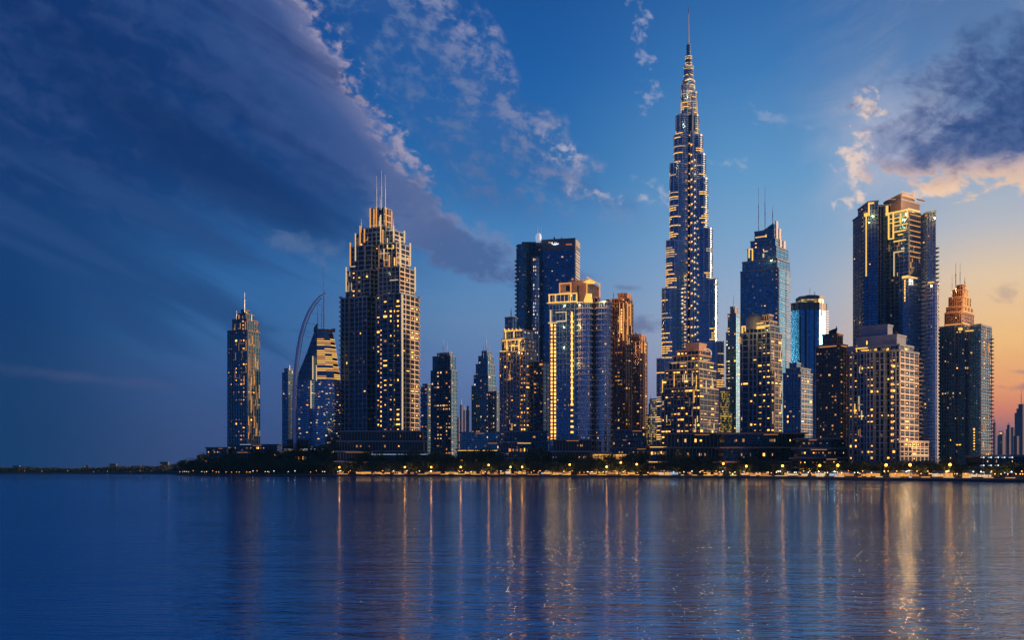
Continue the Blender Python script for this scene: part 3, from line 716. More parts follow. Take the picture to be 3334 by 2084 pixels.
def office_tower():
    b = Bld('office_tower', 'wide dark blue glass tower with white oval roof dish and small roof sign', 'tower', 1871, 2420, 12)
    st = dict(gl='navy_glass', fr='slate_panel', fp=15, bp=16, sp=0.5, st=0.7, pp=0.25, pw=0.6, lit=0.025, hot=0.08, hotp=0.12, cols='wpyo', ww=0.25, wh=0.25)
    pR = b.rect(1757, 1872, 1888, 0)
    b.tier(pR, 812, part='shaft', **dict(st, side='white_metal'))
    b.tier(b.rect(1756, 1873, 1889, -0.8), 777, 812, part='sign_band', **dict(st, gl='slate_panel', sp=0, pp=0, lit=0, hot=0))
    band = b.last[0]
    # rounded left block with a dark slot and a paler bay
    def arcpoly(x0, x1, q0, dep, n=7):
        L, Rr = WP(x0, b.Y + q0), WP(x1, b.Y + q0 - 4); w_ = Rr[0] - L[0]; pts = []
        for k in range(n + 1):
            a = math.pi * (1 - k / n); pts.append((L[0] + w_ * (0.5 + 0.5 * math.cos(a)), L[1] - math.sin(a) * dep))
        return pts + [(Rr[0], Rr[1] + 50), (L[0], L[1] + 50)]
    b.tier(arcpoly(1682, 1722, 8, 14), 797, part='round_wing', **dict(st, bp=9, gl='teal_glass'))
    b.tier([WP(1700, b.Y + 14), WP(1760, b.Y + 14), (WP(1760, b.Y + 14)[0], b.Y + 60), (WP(1700, b.Y + 14)[0], b.Y + 60)], 790, part='recess', **dict(st, gl='deep_glass', lit=0.01, hot=0))
    b.tier(arcpoly(1730, 1757, 2, 7), 839, part='lift_bay', **dict(st, gl='sky_glass', fp=12, bp=6, lit=0.04, hot=0.6, hotp=0.45, cols='pwpc', ww=0.5, wh=0.6))
    for k in range(42):                                # balcony tips on the left outline
        y = 850 + k * 13.5; P = WP(1680, b.Y + 8); b.mb('balcony_stack', 'slate_panel', 'round_wing').prism([(P[0] - 2.6, P[1] - 4), (P[0] + 6, P[1] - 4), (P[0] + 6, P[1] + 8), (P[0] - 2.6, P[1] + 8)], ZH(y + 1.6, P[1]), ZH(y - 1.6, P[1]))
    for y in (792, 797, 802, 807): b.wall_rect('side_louvre', 'white_metal', band, 0, 1874, 1888, y - 6, y - 3.5, 0.6)
    y = 820
    while y < 1000: b.wall_rect('side_louvre', 'white_metal', pR, 0, 1874, 1887, y, y + 4.2, 1.0); y += 9.5
    # sign: pale swoosh with short strokes, and a small orange line of marks
    for x0, x1, y1, y0 in ((1787, 1789, 787, 792), (1790, 1793, 788, 791), (1794, 1796, 789, 793), (1797, 1799, 788, 792), (1796, 1801, 792.5, 794.5), (1800, 1816, 793.5, 796.5), (1803, 1812, 796.5, 797.6), (1806, 1808, 789, 793), (1811, 1813, 790, 793), (1816, 1819, 792, 795)):
        b.wall_rect('roof_sign', 'white_light' if x0 > 1795 else 'amber_light', band, 3, x0, x1, y1, y0, 0.9)
    for k in range(6): b.wall_rect('side_sign', 'red_sign', band, 3, 1843 + k * 3.3, 1845.2 + k * 3.3, 794, 797.5, 0.8)
    # white oval dish
    P = WP(1753, b.Y + 8); m = MB(); pol = []; zs = []
    for k in range(13):
        a = -math.pi / 2 + math.pi * k / 12; h_ = ZH(773, b.Y) + math.sin(a) * 11.2; r = max(0.3, abs(math.cos(a)) ** 0.55 * 6.6)
        pol.append([(P[0] + math.cos(2 * math.pi * j / 14) * r, P[1] + math.sin(2 * math.pi * j / 14) * r * 0.7) for j in range(14)]); zs.append(h_)
    m.loft(pol, zs); b.lights.append(('mesh', 'radome', 'radome_white', m))
    m = MB(); m.prism([(P[0] - 4, P[1] - 3), (P[0] + 4, P[1] - 3), (P[0] + 4, P[1] + 4), (P[0] - 4, P[1] + 4)], ZH(800, b.Y), ZH(788, b.Y)); b.lights.append(('mesh', 'radome_base', 'slate_panel', m))
    b.mast(1749, 734, 765, b.Y + 14, 1.6); b.mast(1762, 738, 790, b.Y + 10, 2.0); b.mast(1805, 770, 780, b.Y + 10, 3.5, 'rooftop_unit', 'slate_panel'); b.mast(1830, 773, 780, b.Y + 10, 3, 'rooftop_unit', 'slate_panel')
    b.finish()
pmat('radome_white', (0.9, 0.95, 1.0), 0.5, emit=(0.55, 0.75, 1.0), estr=0.42); emis('red_sign', (1.0, 0.3, 0.12), 0.6)  # dish brightness put into its material as a faint blue glow
office_tower()

def arc_crown_block():
    b = Bld('apartment_block', 'beige grid block with gold lit top storeys and small arch on its roof', 'apartment block', 1705, 2200, 30)
    st = dict(gl='grey_glass', fr='beige_concrete', fp=14, bp=11, sp=0.9, st=0.8, pp=0.7, pw=0.9, lit=0.11, hot=0.25, hotp=0.35, cols='ywyo')
    p0 = b.rect(1627, 1712, 1748, 0); p0 = crenel(p0, 3, [(0.08, 0.3, 3.0), (0.55, 0.8, 3.0)])
    b.tier(p0, 1144, **st)
    p1 = b.rect(1634, 1708, 1742, 5); b.tier(p1, 1102, 1144, part='upper_storeys', **dict(st, hotp=0.5))
    p2 = b.rect(1641, 1704, 1738, 10); b.tier(p2, 1074, 1102, part='upper_storeys', **dict(st, gl='navy_glass'))
    p3 = b.rect(1645, 1667, 1684, 16); b.tier(p3, 1034, 1074, part='crown', **dict(st, fr='slate_panel', lit=0, hot=0, gl='navy_glass'))
    for P_, x0, x1, y in ((p1, 1636, 1700, 1106), (p0, 1629, 1650, 1143), (p2, 1643, 1700, 1076), (p1, 1672, 1690, 1126)): b.wall_rect('light_ledge', 'gold_light', P_, 3 if P_ is not p0 else len(p0) - 1, x0, x1, y, y + 2.6, 1.8)
    for x, y1, y0 in ((1646, 1080, 1104), (1650, 1106, 1140), (1673, 1078, 1100), (1690, 1106, 1140)): b.wall_rect('light_fin', 'gold_light', p1, 3, x, x + 2.0, y1, y0, 2.4)
    for k in range(14): b.wall_rect('light_fin', 'gold_light', p2, 3, 1643 + k * 4.2, 1644.6 + k * 4.2, 1070 + (k % 3) * 3, 1078, 2.0)
    m = MB(); c = WP(1675, b.Y + 14); r = 6.5; m.tube([(c[0] + math.cos(a) * r, c[1], ZH(1044, b.Y) + math.sin(a) * r * 1.1) for a in [math.pi * k / 12 for k in range(13)]], [0.8] * 13, 6); b.lights.append(('mesh', 'roof_arch', 'slate_panel', m))
    b.traces(p1, 3, 1634, 1704, 1104, 1150, 16, ('gold_light', 'gold_light', 'pale_light'), 1.6, vl=(8, 26)); b.traces(p0, len(p0) - 1, 1630, 1700, 1150, 1400, 22, ('dim_amber', 'amber_light', 'gold_light'), 1.1)
    b.mast(1664, 1002, 1034, w_=2.2, mat='dark_metal'); b.mast(1672, 1052, 1074, w_=1.6); b.mast(1690, 1060, 1074, w_=1.6)
    for x, y in ((1650, 1100), (1675, 1098), (1640, 1138), (1692, 1125)): b.flood(x, y, -16, 6500)
    b.tier(b.rect(1742, 1768, 1792, 40), 1180, part='rear_wing', **dict(st, fr='brown_stone', gl='navy_glass', lit=0.12, cols='wo'))
    b.finish()
arc_crown_block()

def balcony_tower():
    b = Bld('apartment_tower', 'blue tower with stacked white balconies, two gold lit window columns and framed gold penthouse', 'tower', 1925, 2080, 16)
    st = dict(gl='navy_glass', fr='grey_concrete', fp=18, bp=13, sp=1.3, st=1.1, pp=0.6, pw=1.0, lit=0.02, hot=0.0, cols='ywp', ww=0.35, wh=0.3)
    p = b.rect(1788, 1926, 1940, 0); pc = crenel(p, 3, [(0.0, 0.24, -1.5), (0.42, 0.52, 2.0), (0.78, 1.0, 2.4)])
    b.tier(pc, 984, **dict(st, side='salmon_stone'))
    def bay(x0, x1, q0, dep, n=8):
        L, Rr = WP(x0, b.Y + q0), WP(x1, b.Y + q0); w_ = Rr[0] - L[0]; pts = []
        for k in range(n + 1):
            a = math.pi * (1 - k / n); pts.append((L[0] + w_ * (0.5 + 0.5 * math.cos(a)), L[1] - math.sin(a) * dep))
        return pts + [(Rr[0], Rr[1] + 30), (L[0], L[1] + 30)]
    b.tier(bay(1884, 1925, 2, 7), 985, part='balcony_bay', **dict(st, gl='sky_glass', fr='white_metal', bp=8, sp=3.0, st=2.0, lit=0.04))
    b.tier(bay(1942, 1988, 10, 14), 985, part='balcony_bay', **dict(st, gl='sky_glass', fr='white_metal', bp=9, sp=3.4, st=2.2, lit=0.05))
    b.tier([WP(1924, b.Y + 16), WP(1946, b.Y + 16), WP(1946, b.Y + 40), WP(1924, b.Y + 40)], 970, part='recess', **dict(st, gl='deep_glass', fr='salmon_stone', sp=0))
    # penthouses
    q = b.rect(1788, 1876, 1886, 1.2)
    b.tier(q, 958, 984, part='penthouse', **dict(st, fp=40, fr='cream_concrete', lit=0, sp=0, parapet=False))
    for x0, x1, y1, y0 in ((1786, 1880, 956, 959), (1786, 1880, 982, 985.5), (1787, 1790.5, 958, 984), (1807, 1810, 958, 984), (1856, 1859, 958, 984), (1876, 1880, 958, 984), (1781, 1792, 986, 988)): b.wall_rect('gold_frame', 'gold_light', q, 3, x0, x1, y1, y0, 1.4 + (x1 - x0) * .002)
    q2 = b.rect(1821, 1856, 1863, 8); b.tier(q2, 922, 957, part='penthouse', **dict(st, fp=50, gl='salmon_stone', fr='cream_concrete', lit=0, sp=0, pp=0, parapet=False))
    for x0, x1, y1, y0 in ((1821, 1861, 921, 924), (1821, 1824, 922, 957), (1857, 1860.5, 922, 956), (1824, 1858, 953, 957)): b.wall_rect('gold_frame', 'amber_light', q2, 3, x0, x1, y1, y0, 1.2 + (x1 - x0) * .002)
    b.wall_rect('window', 'deep_glass', q2, 3, 1843, 1856, 930, 948, 0.7)
    q3 = b.rect(1852, 1907, 1954, 16); b.tau = R(40)
    b.tier(q3, 914, 984, part='stone_crown', top=None, **dict(st, gl='salmon_stone', fr='salmon_stone', fp=80, sp=0, pp=0, lit=0))
    for e, x0, x1, y1, y0, mt in ((0, 1908, 1911, 914, 975, 'amber_light'), (0, 1950, 1953, 922, 968, 'amber_light'), (0, 1910, 1952, 913, 916, 'amber_light'), (3, 1880, 1884, 930, 965, 'dark_metal')): b.wall_rect('crown_trim', mt, q3, e, x0, x1, y1, y0, 1.1)
    for k in range(4): b.wall_rect('window', 'deep_glass', q3, 0, 1913 + k * 8, 1918 + k * 8, 938 + (k % 2) * 4, 952, 0.4)
    m = MB(); c = WP(1918, b.Y + 24); m.loft([[(c[0] - r, c[1] - r), (c[0] + r, c[1] - r), (c[0] + r, c[1] + r), (c[0] - r, c[1] + r)] for r in (11, 6, 3.5, 1.0)], [ZH(y, b.Y) for y in (914, 909, 906, 903)]); b.lights.append(('mesh', 'lit_lantern', 'gold_light', m))
    for k in range(9): b.wall_rect('light_fin', 'gold_light', pc, len(pc) - 1, 1906 + k * 2.2, 1907.6 + k * 2.2, 974 - (k % 4) * 6, 985, 2.6, d0=-3)
    # gold columns
    for x in (1796, 1807): b.win_col(p, 3, x, 1060, 1440, 12.4, 6.0, 8.5, 'window_yellow')
    b.win_col(pc, 7, 1862, 1030, 1420, 18.0, 9.0, 6.0, 'window_yellow'); b.win_col(pc, 7, 1862, 1024, 1330, 18.0, 4.0, 16.0, 'window_yellow')
    for x0, x1, y1, y0 in ((1786, 1814, 1050, 1053), (1814, 1845, 1045, 1048), (1792, 1795, 1010, 1056), (1843, 1846, 1018, 1048), (1810, 1846, 1016, 1018)): b.wall_rect('gold_frame', 'pale_light', p, 3, x0, x1, y1, y0, 3.2 + (x1 - x0) * .002)
    for x, y, d in ((1800, 978, -12), (1866, 978, -12), (1832, 945, -8), (1925, 965, -10), (1915, 905, 10), (1800, 1050, -10), (1800, 1120, -10), (1866, 1060, -10), (1864, 1180, -10), (1962, 978, -14)): b.flood(x, y, d, 7000)
    b.finish()
balcony_tower()

def brown_towers():
    b = Bld('apartment_tower', 'taller brown tower glowing orange at the top, right of the white balcony tower', 'tower', 2036, 2200, 30)
    st = dict(gl='brown_glass', fr='brown_stone', fp=13, bp=9, sp=0.8, pp=1.0, pw=1.5, lit=0.08, hot=0.2, hotp=0.4, cols='owyw')
    p = b.rect(1968, 2036, 2061, 0); b.tier(p, 985, **st)
    q = b.rect(1975, 2034, 2058, 5); b.tier(q, 972, 985, part='upper_storeys', **dict(st, lit=0))
    q2 = b.rect(2012, 2033, 2057, 9); b.tier(q2, 956, 972, part='crown', **dict(st, gl='salmon_stone', fr='salmon_stone', sp=0, pp=0.5, fp=40, lit=0))
    for x, y1, y0 in ((2030, 960, 1110), (2018, 985, 1100), (2041, 970, 1090), (2050, 960, 1060)): b.wall_rect('light_fin', 'amber_light', p, 3 if x < 2036 else 0, x, x + 1.6, y1 if y1 > 985 else 987, y0, 2.4)
    b.win_col(p, 3, 2024, 1010, 1090, 9, 5, 6, 'window_yellow'); b.win_col(p, 0, 2044, 1000, 1130, 10, 5, 6, 'window_orange')
    b.traces(p, 3, 2014, 2034, 990, 1110, 10, ('amber_light', 'gold_light'), 1.3); b.traces(p, 0, 2038, 2058, 990, 1120, 8, ('amber_light', 'dim_amber'), 1.2); b.traces(p, 3, 1980, 2012, 970, 1000, 5, ('amber_light',), 1.2)
    for x, y, d in ((2000, 968, 0), (2030, 1040, -14), (2048, 980, -6), (2020, 1090, -14)): b.flood(x, y, d, 6000, (1.0, 0.42, 0.12))
    b.mast(1997, 950, 972, w_=1.6, mat='dark_metal'); b.finish()
    b = Bld('apartment_tower', 'narrow brown tower with flat slanting roof at the right end of the brown pair', 'tower', 2080, 2290, 30)
    p = b.rect(2054, 2082, 2107, 0); b.tier(p, 1112, **st)
    b.tier(b.rect(2058, 2079, 2103, 5), 1090, 1112, part='crown', **dict(st, gl='salmon_stone', fr='salmon_stone', sp=0, fp=40, lit=0))
    for x in (2070, 2088, 2097): b.wall_rect('light_fin', 'amber_light', p, 3 if x < 2082 else 0, x, x + 1.4, 1114, 1150, 1.8)
    b.flood(2075, 1135, -12, 8000, (1.0, 0.42, 0.12)); b.flood(2095, 1120, -8, 8000, (1.0, 0.42, 0.12)); b.mast(2070, 1082, 1092, w_=3, part='roof_crane', mat='dark_metal'); b.finish()
brown_towers()

def needle_tower():
    b = Bld('supertall_tower', 'tallest tower of all, rounded setbacks spiralling up to a long needle, banded with gold', 'skyscraper', 2250, 2150, 0)
    Y = b.Y; px = b.px; O = (b.C0[0], b.C0[1] + 30)
    def stad(d, e, r, n=9):
        """stadium from the core out to reach e (metres) along direction d"""
        nx, ny = -d[1], d[0]; c = (O[0] + d[0] * (e - r), O[1] + d[1] * (e - r)); pts = []
        for k in range(n + 1):
            a = -math.pi / 2 + math.pi * k / n
            pts.append((c[0] + d[0] * math.cos(a) * r + nx * math.sin(a) * r, c[1] + d[1] * math.cos(a) * r + ny * math.sin(a) * r))
        pts.append((O[0] + nx * r, O[1] + ny * r)); pts.append((O[0] - nx * r, O[1] - ny * r))
        return pts
    wings = [('left_wing', 208, [(1440, 136), (1172, 119), (942, 98), (784, 81), (530, 67), (434, 51), (368, 44), (264, 25)]),
             ('right_wing', 332, [(1440, 138), (1266, 124), (1117, 114), (912, 93), (744, 76), (578, 61), (498, 54), (434, 45), (366, 32), (290, 27)]),
             ('rear_wing', 90, [(1440, 130), (1050, 100), (850, 80), (650, 60), (480, 50), (380, 30)])]
    nring = 0
    for name, deg, st in wings:
        d = (math.cos(R(deg)), math.sin(R(deg))); ca = abs(d[0]) if abs(d[0]) > .2 else 1.0
        prev_y = 1500
        for k, (ytop, e) in enumerate(st):
            r = (18 + 6 * k / len(st)) * px if e > 40 else min(18, e * 0.62) * px
            if k == 0: r = 20 * px
            em = e * px / ca * (1.0 - 0.0006 * abs(e)) ; em = max(em - r * (1 - ca) / ca * 0.9, r)
            pol = stad(d, em, r)
            z1 = ZH(ytop, Y); z0 = ZH(1500, Y) if k < 2 else ZH(st[k - 1][0], Y) - 20 if False else GZ
            b.mb(name, 'spire_glass').prism(pol, z0, z1)
            # floor fins only over the height that shows
            zlo = GZ if k == 0 else ZH(st[k - 1][0], Y) - 40
            z = z1; F = b.mb('fin_ring', 'steel', name); i = 0
            up = [f for f in range(0)]
            op = offset(pol, 0.9)
            exposed = z1 - (ZH(st[k - 1][0], Y) if k else GZ)
            while z > zlo:
                F.prism(op, z - 0.5, z + (2.2 if i == 0 else 0.35)); z -= 4.3; i += 1
            if name == 'rear_wing': continue
            rp = offset(pol, 0.8); nn_ = len(pol) - 2
            for j in range(0, nn_, 2):
                Rb = b.mb('rib', 'white_metal', name); c_ = rp[j]; Rb.prism([(c_[0] - .45, c_[1] - .45), (c_[0] + .45, c_[1] - .45), (c_[0] + .45, c_[1] + .45), (c_[0] - .45, c_[1] + .45)], max(zlo, GZ), z1 + 3 + j * .2)
            z = z1 - 4.3; i = 1
            while z > z1 - exposed:
                t = (z1 - z) / max(exposed, 1)                    # 0 at the top of a step, 1 at its foot
                glow = (0.92 if k == 0 else 0.2 + 0.8 * t ** 1.6) * (1.0 if ytop > 600 or name == 'left_wing' else 0.9)
                if b.rng.random() < glow:
                    m_ = 'ring_gold' if t > 0.55 or b.rng.random() < .4 else 'ring_pale'
                    n = len(op) - 2; a0 = b.rng.randint(0, 2); a1 = n - 1 - b.rng.randint(0, 2)
                    if b.rng.random() < 0.35: a0 = b.rng.randint(0, 4); a1 = min(n - 1, a0 + b.rng.randint(2, 4))
                    q_ = offset(pol, 1.0); b.uid = getattr(b, 'uid', 0) + 1; nring += 1; pn = ('light_ring', (m_, b.uid)) if nring <= 98 else ('core_lighting', m_)
                    for j in range(a0, a1):
                        nn = nrm(q_[j], q_[j + 1]); b.mb(pn[0], pn[1], name).wallbox(q_[j], q_[j + 1], nn, -0.2, 0.05, z - 0.75, z + 0.75)
                z -= 4.3; i += 1
    # core steps
    core = [(1440, 34), (300, 22), (264, 20), (216, 15), (182, 10), (146, 6.5)]
    for k, (ytop, r) in enumerate(core):
        n = 12; rr_ = r * px; Oc = O
        pol = [(Oc[0] + math.cos(2 * math.pi * j / n + .26) * rr_, Oc[1] + math.sin(2 * math.pi * j / n + .26) * rr_ * 0.9) for j in range(n)]
        Yc = O[1]; zt = ZH(ytop, Yc) if k else ZH(366, Y)
        b.mb('core', 'deep_glass' if k < 2 else 'spire_glass').prism(pol, GZ if k == 0 else ZH(core[k - 1][0] if k > 1 else 380, O[1]) - 6, zt)
        if k >= 1:
            z = zt; zlo = ZH(core[k - 1][0] if k > 1 else 366, Y)
            op = offset(pol, 0.7)
            while z > zlo:
                b.mb('fin_ring', 'steel', 'core').prism(op, z - 0.5, z + 0.6)
                if k < 5 and b.rng.random() < 0.75:
                    q_ = offset(pol, 0.8)
                    for j in range(n):
                        if b.rng.random() < 0.8:
                            nn = nrm(q_[j], q_[(j + 1) % n]); b.mb('core_lighting', 'ring_pale' if b.rng.random() < .5 else 'ring_gold', 'core').wallbox(q_[j], q_[(j + 1) % n], nn, -0.2, 0.05, z - 1.6, z - 0.6)
                z -= 4.3
    for j in range(7):                                # slim mullion tubes in the recess between the wings
        x = 2238 + j * 5.5; P = WP(x, O[1] - 34 * px * 0.9 - 2 + abs(j - 3) * 2.0); m = MB(); yt = (560, 500, 420, 330, 420, 480, 560)[j]
        m.tube([(P[0], P[1], GZ), (P[0], P[1], ZH(yt, Y))], [1.5, 1.5], 6); b.lights.append(('mesh', 'recess_mullion', 'steel', m))
    for x, y1, y0, pitch, w_, m_ in ((2243, 440, 1130, 27, 4, 'window_warm'), (2252, 470, 1100, 33, 4, 'window_yellow'), (2262, 520, 1100, 24, 4, 'window_white'), (2230, 900, 1130, 13, 6, 'window_warm'), (2222, 940, 1060, 14, 5, 'window_white'), (2234, 560, 900, 36, 4, 'window_orange'), (2272, 720, 1120, 29, 4, 'window_warm')):
        y = y1
        while y < y0:
            P = WP(x + b.rng.uniform(-2, 2), O[1] - 34 * px * 0.9 - 5.5 - abs(x - 2250) * .0); b.wins.append(((P[0], P[1] - 1, ZH(y, P[1])), 0.0, w_ * px, 2.6, m_, 'core')); y += pitch * b.rng.uniform(0.6, 1.3)
    # needle
    Pn = (O[0], O[1]); Yn = O[1]; z = lambda y: ZH(y, O[1])
    m = MB(); m.tube([(Pn[0], Pn[1], z(185)), (Pn[0], Pn[1], z(146))], [6 * px, 5 * px], 10); b.lights.append(('mesh', 'needle_base', 'dark_metal', m))
    m = MB(); m.tube([(Pn[0], Pn[1], z(150)), (Pn[0], Pn[1], z(144)), (Pn[0], Pn[1], z(120)), (Pn[0], Pn[1], z(80)), (Pn[0], Pn[1], z(45)), (Pn[0], Pn[1], z(22))], [4.2 * px, 2.2 * px, 1.9 * px, 1.4 * px, 1.0 * px, 0.9 * px], 8)
    b.lights.append(('mesh', 'needle', 'white_metal', m))
    m = MB(); m.tube([(Pn[0], Pn[1], z(43)), (Pn[0], Pn[1], z(22))], [1.5 * px, 1.4 * px], 8); b.lights.append(('mesh', 'needle_tip', 'steel', m))
    for x, y, d in ((2262, 200, -30), (2240, 250, -30), (2262, 255, -34), (2250, 350, -44), (2215, 500, -50)): b.flood(x, y, d, 9000, (1.0, 0.68, 0.3))
    # lit podium storeys left and right of the foot
    st = dict(gl='gold_glass', fr='steel', fp=8, bp=14, sp=1.0, st=1.2, pp=0, lit=0)
    Pm = [WP(2118, Y + 20), WP(2170, Y + 10), WP(2170, Y + 70), WP(2118, Y + 80)]
    b.tier(Pm, 1300, part='podium', **st)
    b.tier([WP(2104, Y + 30), WP(2120, Y + 24), WP(2120, Y + 80), WP(2104, Y + 80)], 1352, part='podium_step', **st)
    Pm = [WP(2345, Y - 30), WP(2372, Y - 20), WP(2372, Y + 60), WP(2345, Y + 60)]
    b.tier(Pm, 1272, part='podium_wing', **st)
    b.tier([WP(2370, Y - 14), WP(2382, Y - 8), WP(2382, Y + 60), WP(2370, Y + 60)], 1345, part='podium_end', **st)
    b.finish()
emis('ring_gold', (1.0, 0.50, 0.11), 1.7); emis('ring_pale', (1.0, 0.70, 0.40), 0.7)
needle_tower()

def front_terrace_block():
    b = Bld('apartment_block', 'broad cream block full of gold windows standing in front of the tallest tower', 'apartment block', 2278, 1930, 26)
    st = dict(gl='deep_glass', fr='beige_concrete', fp=19, bp=12, sp=1.1, st=0.9, pp=0.5, pw=0.8, lit=0.24, hot=0.3, hotp=0.7, cols='yyyyw', ww=0.6, wh=0.36)
    p = crenel(b.rect(2152, 2278, 2337, 0), 3, [(0.0, 0.18, -2.0), (0.35, 0.62, 3.0), (0.82, 1.0, -2.5)])
    b.tier(p, 1262, **st)
    for a, c, d, q, y, y0 in ((2158, 2277, 2333, 4, 1232, 1262), (2166, 2276, 2328, 8, 1202, 1232), (2178, 2275, 2322, 13, 1176, 1202), (2192, 2275, 2314, 17, 1156, 1176), (2204, 2275, 2306, 21, 1140, 1156)): b.tier(b.rect(a, c, d, q), y, y0, part='upper_storeys', **dict(st, fr='beige_concrete' if y > 1170 else 'salmon_stone', lit=0.16))
    P_ = b.rect(2232, 2276, 2300, 24); b.tier(P_, 1119, 1142, part='stone_crown', **dict(st, gl='salmon_stone', fr='salmon_stone', fp=60, sp=0, pp=0, lit=0))
    b.traces(p, 3, 2152, 2276, 1215, 1400, 26, ('dim_amber', 'pale_light', 'gold_light'), 1.1, d=4); b.traces(p, 0, 2280, 2336, 1215, 1400, 8, ('dim_amber', 'pale_light'), 1.1)
    for k, (x, y) in enumerate(((2203, 1168), (2186, 1182), (2296, 1156), (2306, 1172), (2322, 1192), (2225, 1160))): b.flood(x, y, -8, 5000)
    q = b.rect(2160, 2276, 2331, 7)
    for x0, x1, y in ((2186, 2205, 1160), (2290, 2302, 1150), (2310, 2330, 1186), (2214, 2235, 1160)): b.wall_rect('light_ledge', 'pale_light', q, 3 if x1 < 2276 else 0, x0, x1, y + 22, y + 24, 1.8)
    m = MB(); c = WP(2300, b.Y + 10); m.tube([(c[0] + math.cos(a) * 8, c[1] - 4, ZH(1150, b.Y) + math.sin(a) * 8) for a in [math.pi * k / 10 - .4 for k in range(9)]], [0.9] * 9, 6); b.lights.append(('mesh', 'roof_arch', 'pale_light', m))
    b.finish()
front_terrace_block()

def small_blue_tower():
    b = Bld('office_tower', 'slim blue needle tower squeezed between the tallest tower and the stepped blue one', 'tower', 2396, 2330, 34)
    st = dict(gl='navy_glass', fr='slate_panel', fp=11, bp=7, sp=0.4, lit=0.07, hot=0.25, cols='wpy')
    b.tier(b.rect(2364, 2396, 2422, 0), 1082, **st); b.tier(b.rect(2370, 2396, 2416, 5), 1022, 1082, part='upper_shaft', **st)
    b.tier(b.rect(2378, 2392, 2402, 10), 1000, 1022, part='crown', **dict(st, gl='slate_panel', lit=0)); b.mast(2389, 950, 1002, w_=2); b.finish()
small_blue_tower()

def stepped_blue_tower():
    b = Bld('office_tower', 'stepped blue glass tower with bright cyan right face, sloping peak and three thin masts', 'tower', 2534, 2060, 24)
    st = dict(gl='blue_glass', fr='slate_panel', fp=14, bp=12, sp=0.35, st=0.7, pp=0.3, pw=0.7, lit=0.03, hot=0.22, hotp=0.35, cols='yyw', ww=0.35, wh=0.3)
    def tr(a, c, d, q, y, y0=None, part='shaft', **kw):
        p = b.rect(a, c, d, q); b.tier(p, y, y0, part=part, **dict(st, **kw))
        return p
    p0 = tr(2411, 2534, 2574, 0, 873, nolit=(0,))
    # bright right face: sky reflection put into paler glass and louvres on the shaft
    y = 880
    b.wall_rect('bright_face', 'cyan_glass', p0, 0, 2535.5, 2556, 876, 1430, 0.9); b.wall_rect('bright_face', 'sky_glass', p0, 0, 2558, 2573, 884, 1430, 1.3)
    while y < 1180:
        b.wall_rect('face_louvre', 'white_metal', p0, 0, 2536 if b.rng.random() < .6 else 2544, 2556 if b.rng.random() < .5 else 2572, y, y + 1.2, 1.8); y += 7.5
    tr(2417, 2530, 2571, 5, 842, 873, 'upper_shaft'); p2 = tr(2434, 2527, 2566, 10, 802, 842, 'upper_shaft'); p3 = tr(2444, 2524, 2556, 15, 778, 802, 'crown', side='white_metal', lit=0.01)
    p4 = tr(2457, 2520, 2545, 20, 748, 778, 'crown', side='white_metal', lit=0, hot=0)
    for P_, x0, x1, y1, y0 in ((p2, 2558, 2565, 850, 900), (p3, 2536, 2542, 780, 820), (p3, 2548, 2555, 785, 822), (p4, 2524, 2530, 720, 778), (p4, 2534, 2540, 745, 800)): b.wall_rect('side_fin', 'white_metal', P_, 0, x0, x1, y1, y0, 2.2)
    # sloping peak
    q = b.rect(2458, 2517, 2533, 24); zt = [ZH(714, b.Y), ZH(722, b.Y), ZH(738, b.Y), ZH(748, b.Y)]; b.mb('peak', 'teal_glass').prism(q, ZH(752, b.Y), 0, zt)
    for P_, x0, x1, y1, y0, m_ in ((p4, 2460, 2494, 770, 772.5, 'gold_light'), (p4, 2493, 2496, 764, 772, 'gold_light'), (p2, 2438, 2452, 810, 813, 'gold_light'), (p2, 2438, 2441, 812, 840, 'gold_light'), (p2, 2449, 2452, 812, 858, 'gold_light'), (p2, 2484, 2488, 826, 838, 'pale_light'), (p2, 2487, 2500, 817, 820, 'pale_light')):
        b.wall_rect('light_ledge', m_, P_, 3, x0, x1, y1, y0, 1.6)
    b.mast(2470, 610, 750, b.Y + 40, 2.4); b.mast(2491, 605, 735, b.Y + 42, 2.6); b.mast(2516, 671, 722, b.Y + 42, 2.8)
    b.flood(2445, 825, -8, 6000); b.finish()
stepped_blue_tower()

